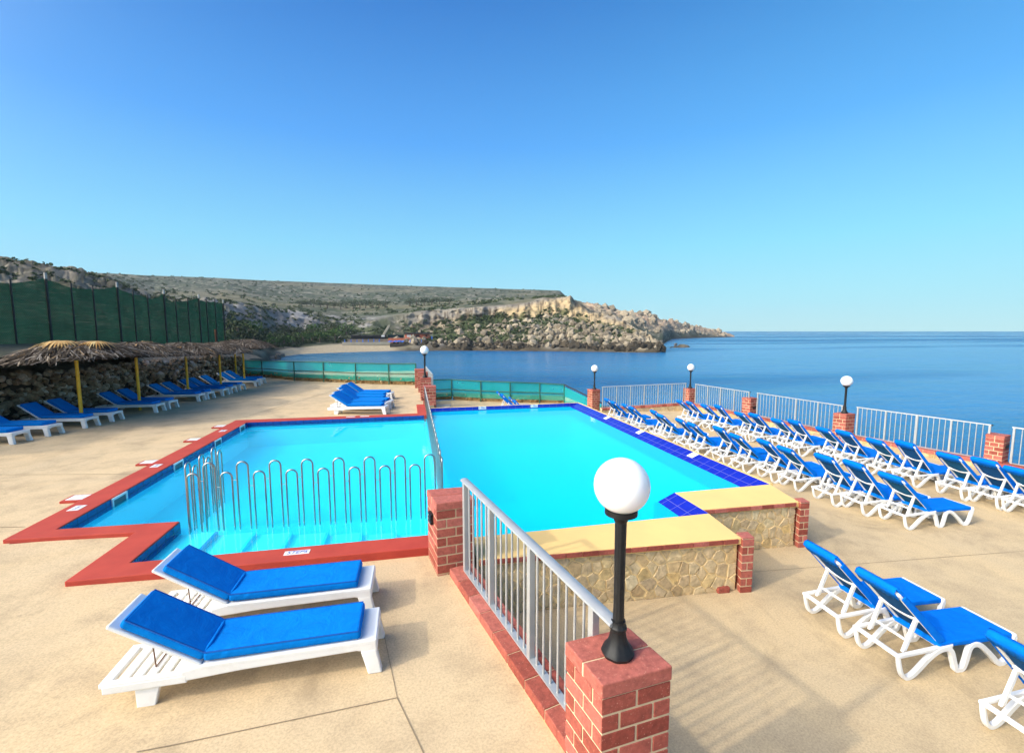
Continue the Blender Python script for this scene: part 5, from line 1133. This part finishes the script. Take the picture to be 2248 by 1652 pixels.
# thatched shades on yellow poles
def thatch(px, pz, loc, rad, hgt, label, nbl, seed, palms=0, tilt=0.):
    rr_ = random.Random(seed); t_ = thing('thatched_umbrella', label, 'umbrella', loc, 0, 'thatched shades along the rubble wall')
    b = MB(); b.tube([(0, 0, -.02), (0, 0, pz - loc[2] + .15)], .043, 12); b.build('pole', m_pole, t_, smooth=60)
    zt = pz - loc[2]; prof = lambda q: zt + .10 + hgt * (1 - q ** 2.1) - .05
    b = MB(); nn = 20
    vs = []; fs = []
    for i in range(6):
        q = i / 5
        for k in range(nn):
            a = 2 * math.pi * k / nn; rr2 = rad * max(q, .02) * (.93 + .07 * math.sin(3 * a + seed)); vs.append((rr2 * math.cos(a), rr2 * math.sin(a), prof(q) - tilt * rr2 * -math.cos(a) * .0 - .03 + tilt * rr2 * math.cos(a)))
    fs = [(i * nn + k, i * nn + (k + 1) % nn, (i + 1) * nn + (k + 1) % nn, (i + 1) * nn + k) for i in range(5) for k in range(nn)]
    b.add(vs, fs, .1)
    for _ in range(nbl):         # thatch blades lying down the cone
        q = rr_.random() ** .6; a = rr_.uniform(0, 2 * math.pi); l_ = rr_.uniform(.2, .48) / rad; q2 = min(q + l_ * rr_.uniform(.7, 1.1), rr_.uniform(1., 1.13)); w_ = rr_.uniform(.008, .026); jit = rr_.uniform(-.25, .25)
        def pt(qq, aa, lift): r2 = rad * qq * (.93 + .07 * math.sin(3 * aa + seed)); zz = prof(min(qq, 1)) - max(0, qq - 1) * rad * .55 + lift; return Vector((r2 * math.cos(aa), r2 * math.sin(aa), zz + tilt * r2 * math.cos(aa)))
        p = pt(q, a, rr_.uniform(.0, .06)); e = pt(q2, a + jit * .5, rr_.uniform(-.02, .09)); sd = Vector((-math.sin(a), math.cos(a), rr_.uniform(-.3, .3))) * w_
        b.quad(p - sd, p + sd, e + sd * .5, e - sd * .5, val=rr_.random() ** 1.2)
    b.build('canopy', m_thatch, t_)
    for k in range(palms):       # dry fan palm leaves laid over the top
        b = MB(); c_ = Vector(((-.05, -.40, zt + hgt + .13), (.70, -.30, zt + hgt + .10))[k])
        for i in range(34):
            a = math.pi * 2 * i / 34 * (.72 if k == 0 else .8) + (2.2 if k == 0 else 1.2); L_ = rr_.uniform(.5, .95) * (1 if k == 0 else .6); pts = []
            for s_ in range(6):
                f = s_ / 5; pts.append(c_ + Vector((math.cos(a) * L_ * f, math.sin(a) * L_ * f, .14 * f - .62 * L_ * f * f)))
            sd = Vector((-math.sin(a), math.cos(a), 0)); ww = [.012, .022, .024, .02, .012, .003]; v_ = rr_.random()
            for s_ in range(5): b.quad(pts[s_] - sd * ww[s_], pts[s_] + sd * ww[s_], pts[s_ + 1] + sd * ww[s_ + 1], pts[s_ + 1] - sd * ww[s_ + 1], val=v_)
        b.build('palm_leaf', m_palm, t_)
thatch(0, 1.84, (-9.10, 15.02, .05), 1.72, .42, 'nearest thatched umbrella, topped with two golden fan palm leaves', 2300, 1, 2, .06)
thatch(0, 1.83, (-8.74, 17.15, .05), 1.6, .38, 'grey thatched umbrella on the second yellow pole from the left', 1900, 2)
thatch(0, 1.72, (-8.60, 20.2, .05), 1.65, .40, 'grey thatched umbrella on the third yellow pole from the left', 1900, 3)
thatch(0, 1.70, (-7.96, 21.68, .05), 1.4, .40, 'thatched umbrella over the far loungers, on the fourth yellow pole', 1500, 4)
thatch(0, 1.82, (-7.91, 24.4, .05), 1.6, .34, 'farthest flat brown thatched umbrella on the rightmost yellow pole', 1700, 5)
thatch(0, 1.66, (-9.13, 26.96, .05), 1.3, .45, 'thatched umbrella on the yellow pole hidden behind the rightmost one', 800, 6)
b = MB(); p = (-9.6, 25.9); b.tube([(p[0], p[1], .05), (p[0], p[1], 2.75)], .05, 8); o = b.build('rusty_post', M('rust', (.14, .05, .02), rough=.9), smooth=60); tag(o, 'rusty post rising behind the farthest thatched umbrella', 'post')

# ------------------------------------------------------------------ green mesh fences at the far edge
def mesh_fence(pts, hts, label, low, diag=None):
    t_ = thing('mesh_fence', label, 'fence', pts[0]); o0 = Vector(pts[0])
    P = [Vector(p) - o0 for p in pts]
    for i, p in enumerate(P):
        b = MB(); b.tube([p, p + Vector((0, 0, hts[i]))], .03, 8); b.build('post', m_gpost, t_, smooth=60)
    for f, nm in ((1., 'top_rail'), (.53, 'middle_rail')):
        for i, (p, q) in enumerate(zip(P, P[1:])):
            b = MB(); b.tube([p + Vector((0, 0, hts[i] * f)), q + Vector((0, 0, hts[i + 1] * f))], .026, 8); b.build(nm, m_gpost, t_, smooth=60)
    b = MB()
    for i, (p, q) in enumerate(zip(P, P[1:])):
        d_ = (q - p).normalized(); n_ = Vector((-d_.y, d_.x, 0)) * .04; N_ = 10
        for k in range(N_):
            a, c_ = p.lerp(q, k / N_) + n_, p.lerp(q, (k + 1) / N_) + n_; ha = hts[i] + (hts[i + 1] - hts[i]) * k / N_; hc = hts[i] + (hts[i + 1] - hts[i]) * (k + 1) / N_
            wob = lambda kk: Vector((0, 0, .018 * math.sin(kk * 1.7 + i)))
            for j in range(3):
                z0, z1 = .17 + (1 - .17) * j / 3, .17 + (1 - .17) * (j + 1) / 3
                b.quad(a + Vector((0, 0, ha * z0)), c_ + Vector((0, 0, hc * z0)), c_ + Vector((0, 0, hc * z1)) + wob(k + 1) * (j == 2), a + Vector((0, 0, ha * z1)) + wob(k) * (j == 2))
    b.build('net', m_net, t_, smooth=80)
    w_ = thing('low_stone_wall', low, 'wall', pts[0]); b = MB()
    for i, (p, q) in enumerate(zip(P, P[1:])):
        d_ = (q - p).normalized(); n_ = Vector((-d_.y, d_.x, 0)); a, c_ = p + n_ * .14, q + n_ * .14
        b.hexa([tuple(a), tuple(c_), tuple(c_ + n_ * .3), tuple(a + n_ * .3)], [tuple(v + Vector((0, 0, .33))) for v in (a, c_, c_ + n_ * .3, a + n_ * .3)], .3)
        L = (q - p).length
        for k in range(int(L * 16)):
            s_ = random.random(); r_ = random.uniform(.06, .11); c2 = p.lerp(q, s_) + n_ * random.uniform(.09, .2)
            put_rock(b, c2 + Vector((0, 0, random.uniform(.03, .33))), (r_ * 1.1, r_, r_ * .8), None, False)
    b.build('stones', m_pale_rubble, w_)
mesh_fence([(-10.30, 29.35, .05), (-8.22, 28.21, .05), (-5.92, 25.59, .05), (-4.32, 24.68, .05), (-2.65, 23.78, .03), (-1.01, 23.16, .01), (.30, 22.62, 0)], [.94, .93, 1.02, 1.04, 1.04, 1.04, 1.08],
           'long turquoise mesh fence behind the upper deck', 'low rubble wall under the mesh fence of the upper deck')
mesh_fence([(.95, 22.3, -.75), (2.02, 22.3, -.75), (3.35, 21.5, -.75), (4.65, 20.8, -.75), (6.0, 20.4, -.75), (7.05, 19.9, -.75)], [1.03, 1.03, 1.0, 1.0, .96, .92],
           'turquoise mesh fence behind the far end of the main pool', 'low rubble wall under the mesh fence behind the main pool')
b = MB(); p, q = Vector((7.05, 19.9, .17)), Vector((8.05, 17.9, -.42)); b.tube([p, q], .03, 8); so_ = thing('sloping_handrail', 'sloping black handrail with green net dropping to the lamp pillar', 'handrail', p); o = b.build('rail', m_black, so_); o.data.transform(Matrix.Translation(-p))
b = MB(); b.quad((0, 0, -.1), (1., -2., -.66), (1., -2., -1.3), (0, 0, -.9)); b.build('net', m_net, so_)
b = MB(); b.prism([(.95, 16.1), (1.35, 16.1), (1.6, 18.2), (.95, 18.2)], -.75, -.28); tag(b.build('concrete_step', m_pale, bevel=.01), 'pale concrete step block beside the brick pillars behind the pool', 'step')
